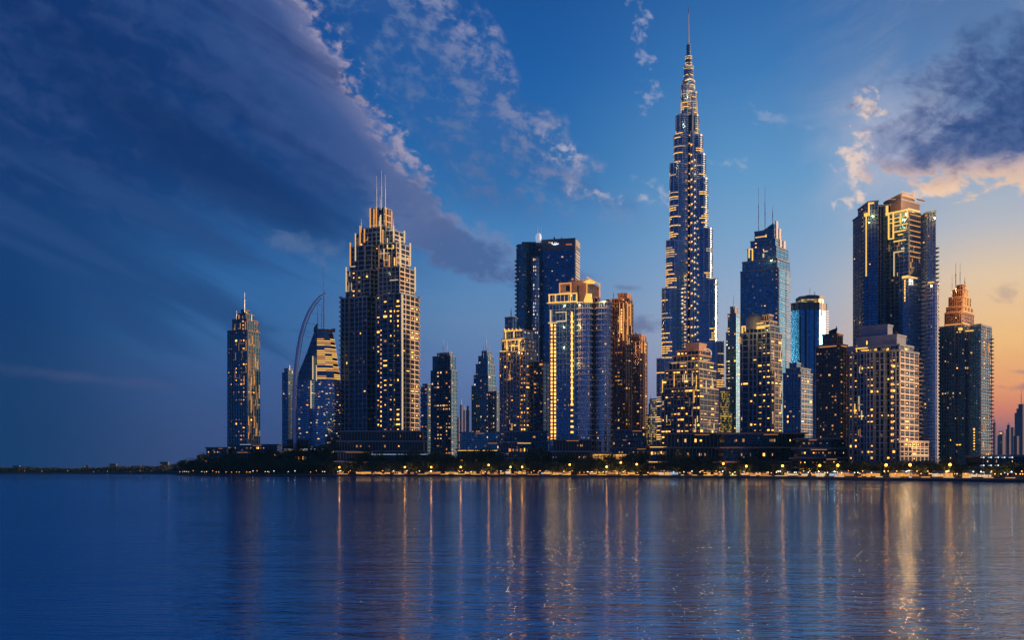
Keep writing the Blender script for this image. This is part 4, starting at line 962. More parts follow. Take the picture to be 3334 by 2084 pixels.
def octagon_tower():
    b = Bld('office_tower', 'bright blue eight sided glass tower with dark crown ring and domed cap', 'tower', 2637, 2250, 0)
    Y = b.Y
    def octa(x0, x1, dep, ch=0.22):
        A, B_ = WP(x0, Y), WP(x1, Y); w_ = B_[0] - A[0]; c = w_ * ch
        return [(A[0] + c, Y - 0), (B_[0] - c * 1.2, Y), (B_[0], Y + c * 1.1), (B_[0], Y + dep - c), (B_[0] - c, Y + dep), (A[0] + c, Y + dep), (A[0], Y + dep - c), (A[0], Y + c)]
    st = dict(gl='azure_glass', fr='navy_glass', fp=40, bp=17, sp=0.0, pp=0.8, pw=1.6, lit=0.01, hot=0.0, cols='w', ww=0.2, wh=0.1, parapet=False)
    p = octa(2577, 2698, 70); b.tier(p, 1008, **st)
    b.tier(octa(2575, 2700, 74), 984, 1008, part='crown_ring', **dict(st, gl='slate_panel', fr='dark_metal', lit=0))
    b.tier(octa(2612, 2686, 50), 972, 984, part='lit_neck', **dict(st, gl='gold_glass', lit=0, pp=0)); b.tier(octa(2608, 2690, 54), 962, 972, part='cap', **dict(st, gl='slate_panel', lit=0, pp=0))
    c = octa(2618, 2680, 40); b.mb('cap', 'slate_panel').loft([c, offset(c, -8)], [ZH(963, Y), ZH(958, Y)])
    for x0, x1, y1, y0, m_, d in ((2603, 2607, 1030, 1400, 'dark_metal', 0.9), (2621, 2626, 1010, 1400, 'dark_metal', 0.95), (2650, 2653, 1010, 1400, 'deep_glass', 0.9), (2662, 2666, 1036, 1150, 'white_metal', 1.2), (2626.5, 2628, 1040, 1280, 'sky_glass', 1.1)): b.wall_rect('vertical_strip', m_, p, 0, x0, x1, y1, y0, d)
    b.wall_rect('vertical_strip', 'pale_light', p, 1, 2674, 2676, 978, 1030, 1.6)
    y = 1012
    while y < 1100: b.wall_rect('side_louvre', 'white_metal', p, 1, 2688, 2697, y, y + 2.5, 1.1); y += 8
    b.mast(2637, 932, 960, w_=1.2); b.mast(2653, 950, 960, w_=2.0); b.finish()
octagon_tower()

def dome_block():
    b = Bld('apartment_block', 'dark block with gold ringed roof drum in front of the stepped blue tower', 'apartment block', 2509, 1760, 26)
    st = dict(gl='deep_glass', fr='grey_concrete', fp=19, bp=13, sp=1.0, st=1.2, pp=0.9, pw=1.4, lit=0.12, hot=0.3, hotp=0.5, cols='ywyy', side='beige_concrete', ww=0.5, wh=0.34)
    p = crenel(b.rect(2411, 2509, 2546, 0), 3, [(0.1, 0.3, 3.0), (0.55, 0.72, -3.0)])
    b.tier(p, 1082, **st)
    q = b.rect(2416, 2506, 2538, 6); b.tier(q, 1060, 1082, part='upper_storeys', **dict(st, lit=0, fp=40))
    q2 = b.rect(2478, 2505, 2528, 10); b.tier(q2, 1046, 1060, part='upper_storeys', **dict(st, fr='beige_concrete', lit=0)); b.tier(b.rect(2484, 2503, 2516, 15), 1026, 1046, part='upper_storeys', **dict(st, fr='beige_concrete', lit=0, bp=6))
    c = WP(2455, b.Y + 32); r = 25 * b.px; n = 20
    cir = lambda r_: [(c[0] + math.cos(2 * math.pi * k / n) * r_, c[1] + math.sin(2 * math.pi * k / n) * r_) for k in range(n)]
    m = MB(); m.loft([cir(r), cir(r), cir(r * 0.8), cir(r * 0.4)], [ZH(1066, b.Y), ZH(1026, b.Y), ZH(1018, b.Y), ZH(1014, b.Y)]); b.lights.append(('mesh', 'roof_drum', 'slate_panel', m))
    for x0, x1, y1, y0 in ((2438, 2486, 1053, 1056), (2462, 2490, 1062, 1071), (2416, 2428, 1062, 1066), (2416, 2420, 1062, 1086), (2426, 2429, 1064, 1080), (2492, 2506, 1060, 1064)): b.wall_rect('light_ledge', 'gold_light', q, 3, x0, x1, y1, y0, 1.8)
    b.wall_rect('light_fin', 'pale_light', p, len(p) - 1, 2486, 2488, 1000, 1050, 1.2) if False else None
    b.traces(p, 0, 2511, 2544, 1084, 1400, 14, ('dim_amber', 'pale_light'), 1.1); b.traces(p, 3, 2412, 2440, 1086, 1400, 14, ('gold_light', 'dim_amber', 'amber_light'), 1.3, d=4, vl=(6, 22))
    for x, y in ((2425, 1060), (2475, 1056), (2500, 1050), (2415, 1110)): b.flood(x, y, -8, 6500)
    b.finish()
dome_block()

def small_grid_block():
    b = Bld('apartment_block', 'small block with bright cream right side, before the bright blue eight sided tower', 'apartment block', 2608, 1720, 24)
    st = dict(gl='navy_glass', fr='grey_concrete', fp=17, bp=10, sp=0.8, st=1.0, pp=0.9, pw=1.1, lit=0.10, hot=0.15, hotp=0.3, cols='wyp', side='cream_concrete')
    b.tier(b.rect(2551, 2608, 2644, 0), 1215, **st)
    b.tier(b.rect(2560, 2606, 2638, 5), 1200, 1215, part='upper_storeys', **st); b.tier(b.rect(2572, 2594, 2606, 9), 1184, 1200, part='crown', **dict(st, lit=0))
    b.mast(2613, 1186, 1202, w_=2, mat='beige_concrete', part='roof_post'); b.finish()
small_grid_block()

def brown_grid_tower():
    b = Bld('apartment_tower', 'dark brown grid tower with winged sculpture on its roof', 'tower', 2735, 1620, 25)
    st = dict(gl='brown_glass', fr='brown_stone', fp=12, bp=9, sp=0.8, st=1.0, pp=0.8, pw=1.1, lit=0.06, hot=0.2, hotp=0.25, cols='owo')
    p = b.rect(2658, 2735, 2770, 0); b.tier(p, 1130, **st); b.tier(b.rect(2667, 2731, 2758, 5), 1122, 1130, part='upper_storeys', **dict(st, lit=0))
    q = b.rect(2679, 2724, 2743, 9); b.tier(q, 1089, 1122, part='crown', **dict(st, gl='slate_panel', lit=0.02, bp=7))
    b.wall_rect('light_ledge', 'amber_light', p, 3, 2668, 2724, 1128, 1130, 1.8); b.wall_rect('light_ledge', 'amber_light', p, 0, 2738, 2764, 1128, 1130, 1.8)
    m = MB(); c = WP(2710, b.Y + 20); z = lambda y: ZH(y, b.Y)
    m.prism([(c[0] - 5, c[1] - 2), (c[0] + 5, c[1] - 2), (c[0] + 5, c[1] + 2), (c[0] - 5, c[1] + 2)], z(1090), 0, [z(1072), z(1066), z(1066), z(1072)])
    m.prism([(c[0] - 2, c[1] - 1.4), (c[0] + 7, c[1] - 1.4), (c[0] + 7, c[1] + 1.4), (c[0] - 2, c[1] + 1.4)], z(1071), 0, [z(1069), z(1062), z(1062), z(1069)])
    m.tube([(c[0] + 6, c[1], z(1088)), (c[0] + 6, c[1], z(1056))], [0.9, 0.6], 6); b.lights.append(('mesh', 'roof_sculpture', 'dark_metal', m))
    b.finish()
brown_grid_tower()

def great_right_tower():
    b = Bld('apartment_tower', 'tallest tower of the right side, dark blue shafts, gold framed crown, brown penthouse', 'tower', 2955, 1560, 30)
    Y = b.Y
    st = dict(gl='navy_glass', fr='slate_panel', fp=14, bp=10, sp=0.4, st=0.7, pp=0.35, pw=0.8, lit=0.015, hot=0.05, hotp=0.1, cols='wyo', ww=0.4, wh=0.3)
    tiny = R(10)
    b.tau = R(14); L = b.rect(2826, 2858, 2866, 18); b.tau = R(30)
    def slab(x0, x1, q0, dep, y1, part, **kw):
        A, B_ = WP(x0, Y + q0), WP(x1, Y + q0 - 6); P = [A, B_, (B_[0], B_[1] + dep), (A[0] , A[1] + dep)]
        b.tier(P, y1, part=part, **dict(st, **kw)); return P
    Pa = slab(2813, 2838, 20, 50, 690, 'left_shaft', bp=12); Pb = slab(2827, 2859, 14, 46, 656, 'left_shaft', bp=11)
    slab(2857, 2900, 34, 40, 668, 'recess', gl='deep_glass', lit=0.004, sp=0)
    slab(2985, 3030, 40, 40, 702, 'recess', gl='deep_glass', lit=0.01, sp=0)
    Pc = slab(3019, 3046, 8, 44, 689, 'right_shaft', bp=9, gl='sky_glass', fr='grey_concrete', pw=1.2)
    b.u, b.v = (-math.cos(R(30) ) , math.sin(R(30))), (math.sin(R(30)), math.cos(R(30)))
    phi = math.atan2(*b.C0); rr = (math.cos(phi), -math.sin(phi)); ff = (math.sin(phi), math.cos(phi)); c, q = math.cos(R(33)), math.sin(R(33))
    b.u = (-c * rr[0] + q * ff[0], -c * rr[1] + q * ff[1]); b.v = (q * rr[0] + c * ff[0], q * rr[1] + c * ff[1])
    M = b.rect(2884, 2958, 2996, 0); b.tier(M, 690, part='centre_shaft', **dict(st, fp=13, bp=13, side='grey_concrete', skip=()))
    # narrow mullions on the right facet
    for k in range(7): b.wall_rect('mullion', 'grey_concrete', M, 0, 2960 + k * 5.6, 2961.2 + k * 5.6, 694, 1040, 0.9)
    C1 = b.rect(2878, 2934, 2994, 14); b.tier(C1, 650, 690, part='penthouse', **dict(st, gl='salmon_dark', fr='slate_panel', fp=60, sp=0, pp=0, lit=0))
    C2 = b.rect(2879, 2933, 2978, 17); zt = [ZH(613, Y), ZH(622, Y), ZH(634, Y), ZH(628, Y)]
    b.mb('penthouse', 'salmon_dark').prism(C2, ZH(656, Y), 0, zt)
    for x0, x1, y1, y0 in ((2936, 2972, 627, 630), (2936, 2972, 636, 642), (2972, 2975, 624, 650)): b.wall_rect('light_ledge', 'amber_light', C2, 0, x0, x1, y1, y0, 0.8)
    for k in range(6): b.wall_rect('window', 'window_orange', C2, 3, 2886 + k * 5.5, 2888.5 + k * 5.5, 647, 649.5, 0.5)
    b.wall_rect('roof_frame', 'salmon_stone', C1, 0, 2984, 3006, 650, 653, 3.0); 
    # gold framed upper storeys
    for x0, x1, y1, y0 in ((2885, 2955, 688, 692), (2886, 2892, 670, 702), (2893, 2896, 692, 778), (2908, 2911, 692, 778), (2894, 2911, 776, 779), (2894, 2954, 708, 710), (2894, 2946, 722, 724), (2932, 2935, 694, 728), (2954, 2958, 684, 710), (2910, 2956, 731, 733), (2912, 2950, 751, 754), (2911, 2950, 782, 785), (2925, 2940, 762, 765), (2936, 2944, 806, 812), (2912, 2944, 818, 821), (2911, 2913, 820, 900)):
        b.wall_rect('gold_frame', 'gold_light' if y1 < 800 else 'pale_light', M, 3, x0, x1, y1, y0, 1.7 + (x1 - x0) * .003)
    for k in range(9): b.wall_rect('facet_ledge', 'amber_light', M, 0, 2960, 2994, 700 + k * 17 + (k % 2), 702 + k * 17 + (k % 2), 1.6)
    b.wall_rect('light_ledge', 'gold_light', C1, 0, 2955, 2992, 682, 687, 1.2)
    for P_, e, x0, x1, y1, y0 in ((Pb, 0, 2827, 2846, 659, 664), (Pb, 0, 2827, 2832, 659, 702), (Pa, 0, 2814, 2832, 694, 704), (Pa, 0, 2819, 2822, 704, 900), (Pc, 0, 3022, 3042, 918, 921)): b.wall_rect('light_fin', 'gold_light', P_, e, x0, x1, y1, y0, 1.3 + (x1 - x0) * .01)
    # lower glazed bays
    Wl = b.rect(2940, 2958, 3000, -5); b.tier(Wl, 905, part='glass_bay', **dict(st, gl='sky_glass', fr='grey_concrete', bp=9, lit=0.02))
    b.wall_rect('light_ledge', 'gold_light', Wl, 3, 2938, 2958, 898, 906, 1.2); b.wall_rect('light_ledge', 'gold_light', Wl, 0, 2959, 2985, 902, 906, 1.2)
    b.win_col(Wl, 3, 2947, 915, 980, 9, 5, 6.5, 'window_yellow', 'glass_bay')
    cyl = lambda x0, x1, q0, dep, n=8: [(lambda Lq, Rq: (Lq[0] + (Rq[0] - Lq[0]) * (0.5 - 0.5 * math.cos(math.pi * k / n)), Lq[1] - math.sin(math.pi * k / n) * dep))(WP(x0, Y + q0), WP(x1, Y + q0)) for k in range(n + 1)] + [(WP(x1, Y + q0)[0], Y + q0 + 40), (WP(x0, Y + q0)[0], Y + q0 + 40)]
    b.tier(cyl(3016, 3052, 6, 12), 925, part='glass_bay', **dict(st, gl='sky_glass', fr='white_metal', sp=1.6, bp=8, st=0.9, fp=12))
    # curved balconies in the right recess
    for k in range(36):
        y = 915 + k * 14.2; z = ZH(y, Y); P = cyl(2990, 3024, 18, 9, 6)
        b.mb('balcony_stack', 'white_metal', 'right_shaft').prism(P, z - 0.6 - 0.01 * k, z + 0.9)
    for k in range(52):
        for xx, q0, mt in ((2811, 24, 'slate_panel'), (3048, 14, 'grey_concrete')):
            y = 712 + k * 13.8
            if xx > 3000 and y < 800: continue
            if y > 1400: continue
            P = WP(xx, Y + q0); b.mb('balcony_stack', mt, 'left_shaft' if xx < 2900 else 'right_shaft').prism([(P[0] - 2.8, P[1] - 4), (P[0] + 2.8, P[1] - 4), (P[0] + 2.8, P[1] + 5), (P[0] - 2.8, P[1] + 5)], ZH(y + 1.7, P[1]), ZH(y - 1.7, P[1]))
    b.traces(M, 3, 2888, 2956, 690, 910, 8, ('gold_light', 'amber_light', 'dim_amber'), 1.2, vl=(8, 30)); b.traces(M, 0, 2960, 2994, 780, 905, 8, ('dim_amber', 'amber_light'), 1.0, vl=(6, 20))
    for x, y, d, p_ in ((2905, 686, 0, 9000), (2940, 684, -8, 9000), (2920, 740, -12, 8000), (2832, 690, 0, 7000), (2818, 712, 2, 5000), (2955, 632, 8, 9000), (2975, 690, 6, 8000), (2945, 800, -14, 6000), (2950, 910, -18, 6000), (3034, 700, -6, 4000)): b.flood(x, y, d, p_)
    b.finish()
pmat('salmon_dark', (0.22, 0.16, 0.17), 0.7, var=0.1)
great_right_tower()

def cream_grid_block():
    b = Bld('apartment_block', 'large front block with sunlit cream grid side and grey stepped roof', 'apartment block', 2930, 1400, 24)
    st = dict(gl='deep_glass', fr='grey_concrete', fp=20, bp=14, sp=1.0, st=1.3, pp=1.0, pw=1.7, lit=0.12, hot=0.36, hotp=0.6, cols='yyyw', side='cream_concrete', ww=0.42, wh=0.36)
    p0 = b.rect(2766, 2930, 2990, 0); p = crenel(p0, 3, [(0.06, 0.22, -4), (0.38, 0.52, 4.5), (0.7, 0.85, -6.0)])
    b.tier(p, 1142, 1500, **st)
    q = b.rect(2786, 2928, 2972, 6); b.tier(q, 1124, 1142, part='upper_storeys', **dict(st, lit=0.1))
    b.tier(b.rect(2786, 2920, 2950, 10), 1092, 1124, part='upper_storeys', **dict(st, gl='grey_concrete', sp=0.3, fp=30, pp=0, lit=0.06, nolit=(0,)))
    b.tier(b.rect(2804, 2890, 2906, 16), 1060, 1092, part='roof_block', **dict(st, gl='grey_concrete', sp=0.3, fp=30, pp=0, lit=0.04, hot=0.1))
    b.tier(b.rect(2760, 2790, 2800, 4), 1131, 1142, part='upper_storeys', **dict(st, gl='grey_concrete', sp=0, pp=0, lit=0, hot=0))
    for x0, x1, y1, y0 in ((2788, 2826, 1133, 1136), (2790, 2792, 1126, 1146), (2806, 2830, 1140, 1143), (2850, 2856, 1136, 1142), (2888, 2894, 1136, 1142)): b.wall_rect('light_ledge', 'gold_light', q, 3, x0, x1, y1, y0, 2.4)
    for k in range(21):                               # saw-tooth balconies on the right outline
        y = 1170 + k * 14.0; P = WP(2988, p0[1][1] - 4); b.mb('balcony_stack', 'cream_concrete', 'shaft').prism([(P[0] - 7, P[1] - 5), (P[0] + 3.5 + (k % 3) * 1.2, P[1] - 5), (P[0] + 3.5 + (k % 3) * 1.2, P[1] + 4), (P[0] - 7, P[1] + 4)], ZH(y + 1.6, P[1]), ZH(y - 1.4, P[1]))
    b.win_col(p, len(p) - 1, 2905, 1190, 1440, 20.5, 8, 7, 'window_yellow')
    w_ = [WP(2930, 1372), WP(3022, 1392), WP(3022, 1440), WP(2964, 1440)]
    b.tier(w_, 1440, 1500, part='podium', **dict(st, fr='cream_concrete', fp=14, bp=12, lit=0.1, hot=0))
    b.wall_rect('light_ledge', 'pale_light', w_, 0, 2966, 3020, 1461, 1463.5, 1.6); b.wall_rect('light_ledge', 'pale_light', w_, 0, 2966, 3020, 1480, 1484, 1.8)
    b.traces(p, 3, 2770, 2850, 1145, 1480, 16, ('gold_light', 'dim_amber', 'amber_light', 'pale_light'), 1.3, d=3.4, vl=(10, 36))
    for x, y, d, p_ in ((2960, 1250, -34, 16000), (2950, 1400, -30, 4000), (2805, 1130, -8, 5000), (2990, 1450, -24, 1500), (2955, 1170, -26, 9000)): b.flood(x, y, d, p_ * 1.3, (1.0, 0.45, 0.13))
    b.finish()
cream_grid_block()

def pyramid_crown_tower():
    b = Bld('apartment_tower', 'rightmost near tower, dark blue with orange lit stepped pyramid crown and four masts', 'tower', 3194, 1640, 19)
    st = dict(gl='navy_glass', fr='slate_panel', fp=12, bp=8, sp=0.5, st=0.8, pp=0.7, pw=1.0, lit=0.035, hot=0.15, hotp=0.12, cols='wyw', side='brown_stone', ww=0.5, wh=0.4)
    p = crenel(b.rect(3054, 3194, 3228, 0), 3, [(0.05, 0.42, 5.0), (0.62, 0.75, -8.0)])
    b.tier(p, 1058, 1520, **st)
    b.tier(b.rect(3204, 3214, 3229, 30), 1090, 1520, part='rear_wing', **st)
    for k in range(30):
        y = 1105 + k * 12.6; P = WP(3227, p[1][1] - 2); b.mb('balcony_stack', 'slate_panel', 'rear_wing').prism([(P[0] - 3, P[1] - 4), (P[0] + 2.6, P[1] - 4), (P[0] + 2.6, P[1] + 4), (P[0] - 3, P[1] + 4)], ZH(y + 1.6, P[1]), ZH(y - 1.6, P[1]))
    pp_ = crenel(b.rect(3054, 3194, 3228, 0), 3, [])
    b.wall_rect('light_ledge', 'gold_light', p, len(p) - 1, 3144, 3170, 1076, 1079, 1.8, d0=-.2); b.wall_rect('light_ledge', 'gold_light', p, 3, 3124, 3134, 1068, 1076, 5)
    st2 = dict(st, gl='brown_glass', fr='brown_stone', side='salmon_stone', lit=0.04, bp=6, pw=1.2, pp=1.0)
    ts = [(3077, 3130, 3170, 16, 1018, 1058), (3082, 3132, 3166, 20, 1000, 1018), (3090, 3132, 3160, 24, 968, 1000), (3102, 3134, 3152, 28, 944, 968), (3116, 3134, 3143, 32, 930, 944)]
    for i, (a, c, d, q, y, y0) in enumerate(ts):
        P_ = b.rect(a, c, d, q); b.tier(P_, y, y0, part='crown', **st2)
        b.wall_rect('light_ledge', 'amber_light', P_, 3, a + 1, c - 1, y0 - 2.5, y0 + 1, 1.8); b.wall_rect('light_ledge', 'amber_light', P_, 0, c + 1, d - 1, y0 - 2.5, y0 + 1, 1.8)
        if i > 0:
            for k in range(3): b.wall_rect('light_fin', 'amber_light', P_, 0, c + 3 + k * (d - c) / 3.4, c + 4.6 + k * (d - c) / 3.4, y + 2, y0, 2.0)
            b.flood((a + c) / 2, y0 - 3, q - 10, 3200, (1.0, 0.42, 0.1)); b.flood((d + c) / 2, y0 - 6, q - 4, 6500, (1.0, 0.42, 0.1))
    b.flood(3160, 1045, 8, 9000, (1.0, 0.45, 0.15))
    b.mast(3112, 857, 945, b.Y + 44, 2.6); b.mast(3126, 857, 932, b.Y + 46, 1.8); b.mast(3100, 895, 968, b.Y + 40, 1.4); b.mast(3141, 902, 945, b.Y + 42, 2.4, mat='brown_stone')
    b.traces(p, 0, 3196, 3226, 1065, 1480, 16, ('amber_light', 'dim_amber', 'dim_amber'), 1.1, vl=(8, 40), hl=(3, 8))
    b.win_col(p, len(p) - 1, 3172, 1400, 1470, 9, 4, 4, 'window_yellow'); b.win_col(p, 3, 3120, 1449, 1452, 9, 22, 3, 'window_yellow')
    b.finish()
pyramid_crown_tower()

# ------------------------------------------------------------------ hazy city far behind
def far_tower(x0, x1, ytop, Y, label, spire=None, steps=2):
    b = Bld('distant_tower', label, 'tower', (x0 + x1) / 2, Y, 30, group='distant towers in the haze')
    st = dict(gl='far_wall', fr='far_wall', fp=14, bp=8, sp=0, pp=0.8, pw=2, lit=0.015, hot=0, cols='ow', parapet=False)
    w_ = (x1 - x0)
    for k in range(steps):
        f = k / (steps + 0.5) * 0.5; yt = ytop + (steps - 1 - k) * 14
        b.tier(b.rect(x0 + w_ * f, x0 + w_ * 0.6, x1 - w_ * f, 4 * k), yt, None if k == 0 else yt + 14, part='shaft' if k == 0 else 'crown', **st)
    if spire: b.mast((x0 + x1) / 2, spire, ytop, w_=2.2)
    b.finish()
for a in [(3304, 3346, 1316, 5200, 'faint tall stepped tower with a spire cut by the right edge of the view', 1268, 3), (3276, 3292, 1384, 4600, 'faint slim tower left of the hazy spired tower', 1376, 2), (3292, 3302, 1392, 4900, 'faint narrow block against the hazy spired tower', None, 1),
          (3248, 3274, 1404, 5400, 'low wide block in the orange haze', None, 2), (3234, 3242, 1376, 5600, 'faint needle block beside the pyramid crowned tower', 1362, 1), (3300, 3318, 1420, 4300, 'darker low block in the haze at the right', None, 1),
          (1498, 1506, 1318, 5200, 'faint pinkish needle tower between two dark blue towers', 1300, 1), (1509, 1516, 1336, 5400, 'faint pinkish stub tower beside the pale needle tower', 1318, 1), (1518, 1530, 1322, 4800, 'faint lilac tower left of the pointed dark blue tower', None, 2), (1488, 1497, 1360, 5000, 'lowest faint tower right of the twin mast tower', None, 1),
          (2112, 2127, 1300, 4600, 'blue grey far tower seen in the gap left of the tallest tower', 1286, 2), (1630, 1640, 1300, 4800, 'faint tower hugging the left side of the beige grid block', None, 1), (1100, 1112, 1330, 5000, 'faint block between the sail tower and the stepped tower', None, 1)]:
    far_tower(*a)

# ------------------------------------------------------------------ ground, sea wall, promenade
def ribbon(name, fa, fb, mat, xs, part=None, wall=False):
    """strip between two rows of points along the shore"""
    mb = MB()
    for a, c in zip(xs, xs[1:]):
        A0, A1, B0, B1 = fa(a), fb(a), fa(c), fb(c)
        mb.face([A0, B0, B1, A1])
    return mb.build(name, mat)
def shp(x, off, z):
    Y = shore(x) + off; X = (x - HX) / FPX * shore(x); return (X, Y, z)
XS = [-400, -200, 0, 200, 400, 540] + [575 + i * 15 for i in range(0, 182)] + [3334, 3500, 3800, 4200]
XS = sorted(set(XS))
pmat('pale_paving', (0.10, 0.11, 0.13), 0.7, var=0.25, vscale=0.15); pmat('wet_rock', (0.04, 0.045, 0.05), 0.5, var=0.5, vscale=0.4, bump=0.8)
pmat('dark_soil', (0.035, 0.04, 0.03), 0.9, var=0.4, vscale=0.05); pmat('lawn', (0.03, 0.045, 0.02), 0.95, var=0.4, vscale=0.08)
o = ribbon('sea_wall', lambda x: shp(x, 0, -0.5), lambda x: shp(x, 2.5, 3.0), MATS['wet_rock'], XS); o['kind'] = 'structure'
o = ribbon('shore_path', lambda x: shp(x, 2.5, 3.0), lambda x: shp(x, 16, 4.2), MATS['pale_paving'], XS); o['kind'] = 'structure'
mb = MB()
rows = [16, 17, 30, 60, 80, 100, 130, 170, 220, 400, 900, 3000, 9000]
def gp(x, off):
    Y = shore(x) + off; X = (x - HX) / FPX * (shore(x) + off * 1.0)
    z = 4.2 if off == 16 else ground_z(x, Y)
    return (X, Y, z)
for a, c in zip(XS, XS[1:]):
    for r0, r1 in zip(rows, rows[1:]): mb.face([gp(a, r0), gp(c, r0), gp(c, r1), gp(a, r1)])
o = mb.build('ground', MATS['dark_soil']); o['kind'] = 'structure'

# ------------------------------------------------------------------ trees
def leaf_mat(name, base):
    m = bpy.data.materials.new(name); m.use_nodes = True; t = NT(m.node_tree); b = t.n['Principled BSDF']; b.inputs['Roughness'].default_value = 0.7
    g = t.n.new('ShaderNodeNewGeometry'); f = t.noise(g.outputs['Position'], 0.5, 3)
    c = t.mix(t.mr(f, 0.3, 0.7), tuple(x * 0.5 for x in base), tuple(x * 1.5 for x in base)); t.l.new(c, b.inputs['Base Color'])
    MATS[name] = m
leaf_mat('leaves', (0.035, 0.060, 0.022)); leaf_mat('far_leaves', (0.016, 0.026, 0.016)); leaf_mat('palm_leaves', (0.04, 0.065, 0.025)); pmat('bark', (0.09, 0.065, 0.045), 0.9, var=0.3, vscale=1.0)
rngt = random.Random(5)
def crown_mesh(seed, h=1.0):
    """foliage as leaf clumps through a lumpy volume about 10 m across"""
    r = random.Random(seed); mb = MB()
    lobes = [(r.uniform(-3, 3), r.uniform(-3, 3), r.uniform(3.5, 8.5), r.uniform(1.6, 3.2)) for _ in range(11)]
    for lx, ly, lz, lr in lobes:
        for _ in range(85):
            v = Vector((r.gauss(0, 1), r.gauss(0, 1), r.gauss(0, 0.8))).normalized() * lr * r.uniform(0.55, 1.08)
            c = Vector((lx, ly, lz)) + v; s_ = r.uniform(0.28, 0.6)
            a = Vector((r.gauss(0, 1), r.gauss(0, 1), r.gauss(0, 1))).normalized(); b_ = a.orthogonal().normalized()
            mb.face([c - a * s_, c + b_ * s_ * .6, c + a * s_, c - b_ * s_ * .6])
    return mb
def trunk_mesh(seed):
    r = random.Random(seed + 50); mb = MB(); mb.tube([(0, 0, -1), (0.1, 0, 2), (r.uniform(-.3, .3), 0.1, 4.2), (r.uniform(-.5, .5), 0.2, 6.5)], [0.42, 0.32, 0.24, 0.1], 7)
    for _ in range(4):
        a = r.uniform(0, 6.28); mb.tube([(0, 0, r.uniform(2.2, 3.6)), (math.cos(a) * 1.6, math.sin(a) * 1.6, r.uniform(4.5, 6)), (math.cos(a) * 2.8, math.sin(a) * 2.8, r.uniform(5.5, 7.5))], [0.18, 0.12, 0.05], 5)
    return mb
def palm_crown(seed):
    r = random.Random(seed); mb = MB()
    for k in range(17):
        a = k * 2.399; el0 = r.uniform(-0.1, 1.2); L = r.uniform(2.8, 3.8); p = Vector((0, 0, 9.0)); prev = None
        d = Vector((math.cos(a), math.sin(a), 0)); side = Vector((-d.y, d.x, 0)); seg = 7
        for i in range(seg + 1):
            t = i / seg; q = p + d * (L * t * math.cos(el0 * (1 - t * .6))) + Vector((0, 0, L * (math.sin(el0) * t - 0.75 * t * t * 1.2)))
            if prev is not None:
                for sgn in (-1, 1):
                    for j in range(2):
                        c = prev.lerp(q, j * 0.5); tip = c + side * sgn * (0.85 * math.sin(math.pi * min(1, t + .12)) + 0.12) + d * 0.35 - Vector((0, 0, 0.35)); mb.face([c, c + (q - prev) * 0.32, tip])
                mb.face([prev + Vector((0, 0, .03)), q + Vector((0, 0, .03)), q + side * .05, prev + side * .05])
            prev = q
    return mb
def palm_trunk(seed):
    mb = MB(); mb.tube([(0, 0, -1), (0.1, 0, 3), (0.15, 0.05, 6), (0.0, 0, 9.1)], [0.34, 0.26, 0.22, 0.26], 8); return mb
CROWN = [crown_mesh(i).build('crown', MATS['leaves']).data for i in range(5)]; TRUNK = [trunk_mesh(i).build('trunk', MATS['bark'], smooth=True).data for i in range(3)]
PCROWN = [palm_crown(i).build('crown', MATS['palm_leaves']).data for i in range(3)]; PTRUNK = [palm_trunk(0).build('trunk', MATS['bark'], smooth=True).data]
for ob in list(COL.objects):
    if ob.type == 'MESH' and ob.parent is None and ob.data in CROWN + TRUNK + PCROWN + PTRUNK: bpy.data.objects.remove(ob)
def where(x):
    """what a thing at this bearing stands in front of"""
    for x1, t in ((700, 'at the wooded left point'), (880, 'below the lone left tower'), (1100, 'below the sail tower'), (1380, 'below the tall stepped tower'), (1500, 'below the twin mast tower'), (1640, 'below the pointed blue tower'), (1780, 'below the beige grid block'),
                  (1990, 'below the white balcony tower'), (2120, 'below the brown towers'), (2350, 'below the tallest tower'), (2560, 'below the stepped blue tower'), (2660, 'below the eight sided tower'), (2770, 'below the brown grid tower'), (3040, 'below the cream grid block'), (3240, 'below the pyramid crowned tower')):
        if x < x1: return t
    return 'at the right edge of the shore'
def tree(x, off, h, kind=0):
    Y = shore(x) + off; X = (x - HX) / FPX * Y; z = ground_z(x, Y)
    palm = kind == 1; hp = h / Y * 3600; size = 'tall' if hp > 44 else ('low' if hp < 33 else 'middling')
    root = bpy.data.objects.new('palm_tree' if palm else 'broadleaf_tree', None); COL.objects.link(root); root.location = (X, Y, z); root.rotation_euler = (0, 0, rngt.uniform(0, 6.28))
    s_ = h / (10.5 if palm else 10.0); root.scale = (s_ * rngt.uniform(.85, 1.15), s_ * rngt.uniform(.85, 1.15), s_)
    root['category'] = 'palm' if palm else 'tree'
    row = 'front row' if off < 45 else ('middle row' if off < 75 else 'back row')
    row = row.replace(' row', ''); kind_ = 'palm' if palm else 'tree'
    root['label'] = f"{size} {row} row {kind_} {where(x)}"
    root['group'] = f"{size} {row} row {kind_}s {where(x)}"
    for nm, dat in (('trunk', rngt.choice(PTRUNK if palm else TRUNK)), ('crown', rngt.choice(PCROWN if palm else CROWN))):
        c = bpy.data.objects.new(nm, dat); COL.objects.link(c); c.parent = root
x = 590.0
while x < 3380:
    D = shore(x); k = 1500.0 / D
    tree(x, rngt.uniform(46, 62), rngt.uniform(26, 48) * D / 3600); x += rngt.uniform(12, 19) * (1.0 if x > 1200 else 0.9)
x = 700.0
while x < 3380:
    tree(x, rngt.uniform(78, 100), rngt.uniform(40, 62) * shore(x) / 3600); x += rngt.uniform(16, 30)
x = 612.0
while x < 1150:                                      # wooded slope at the left
    tree(x, rngt.uniform(70, 150), rngt.uniform(18, 34)); x += rngt.uniform(9, 15)
x = 905.0
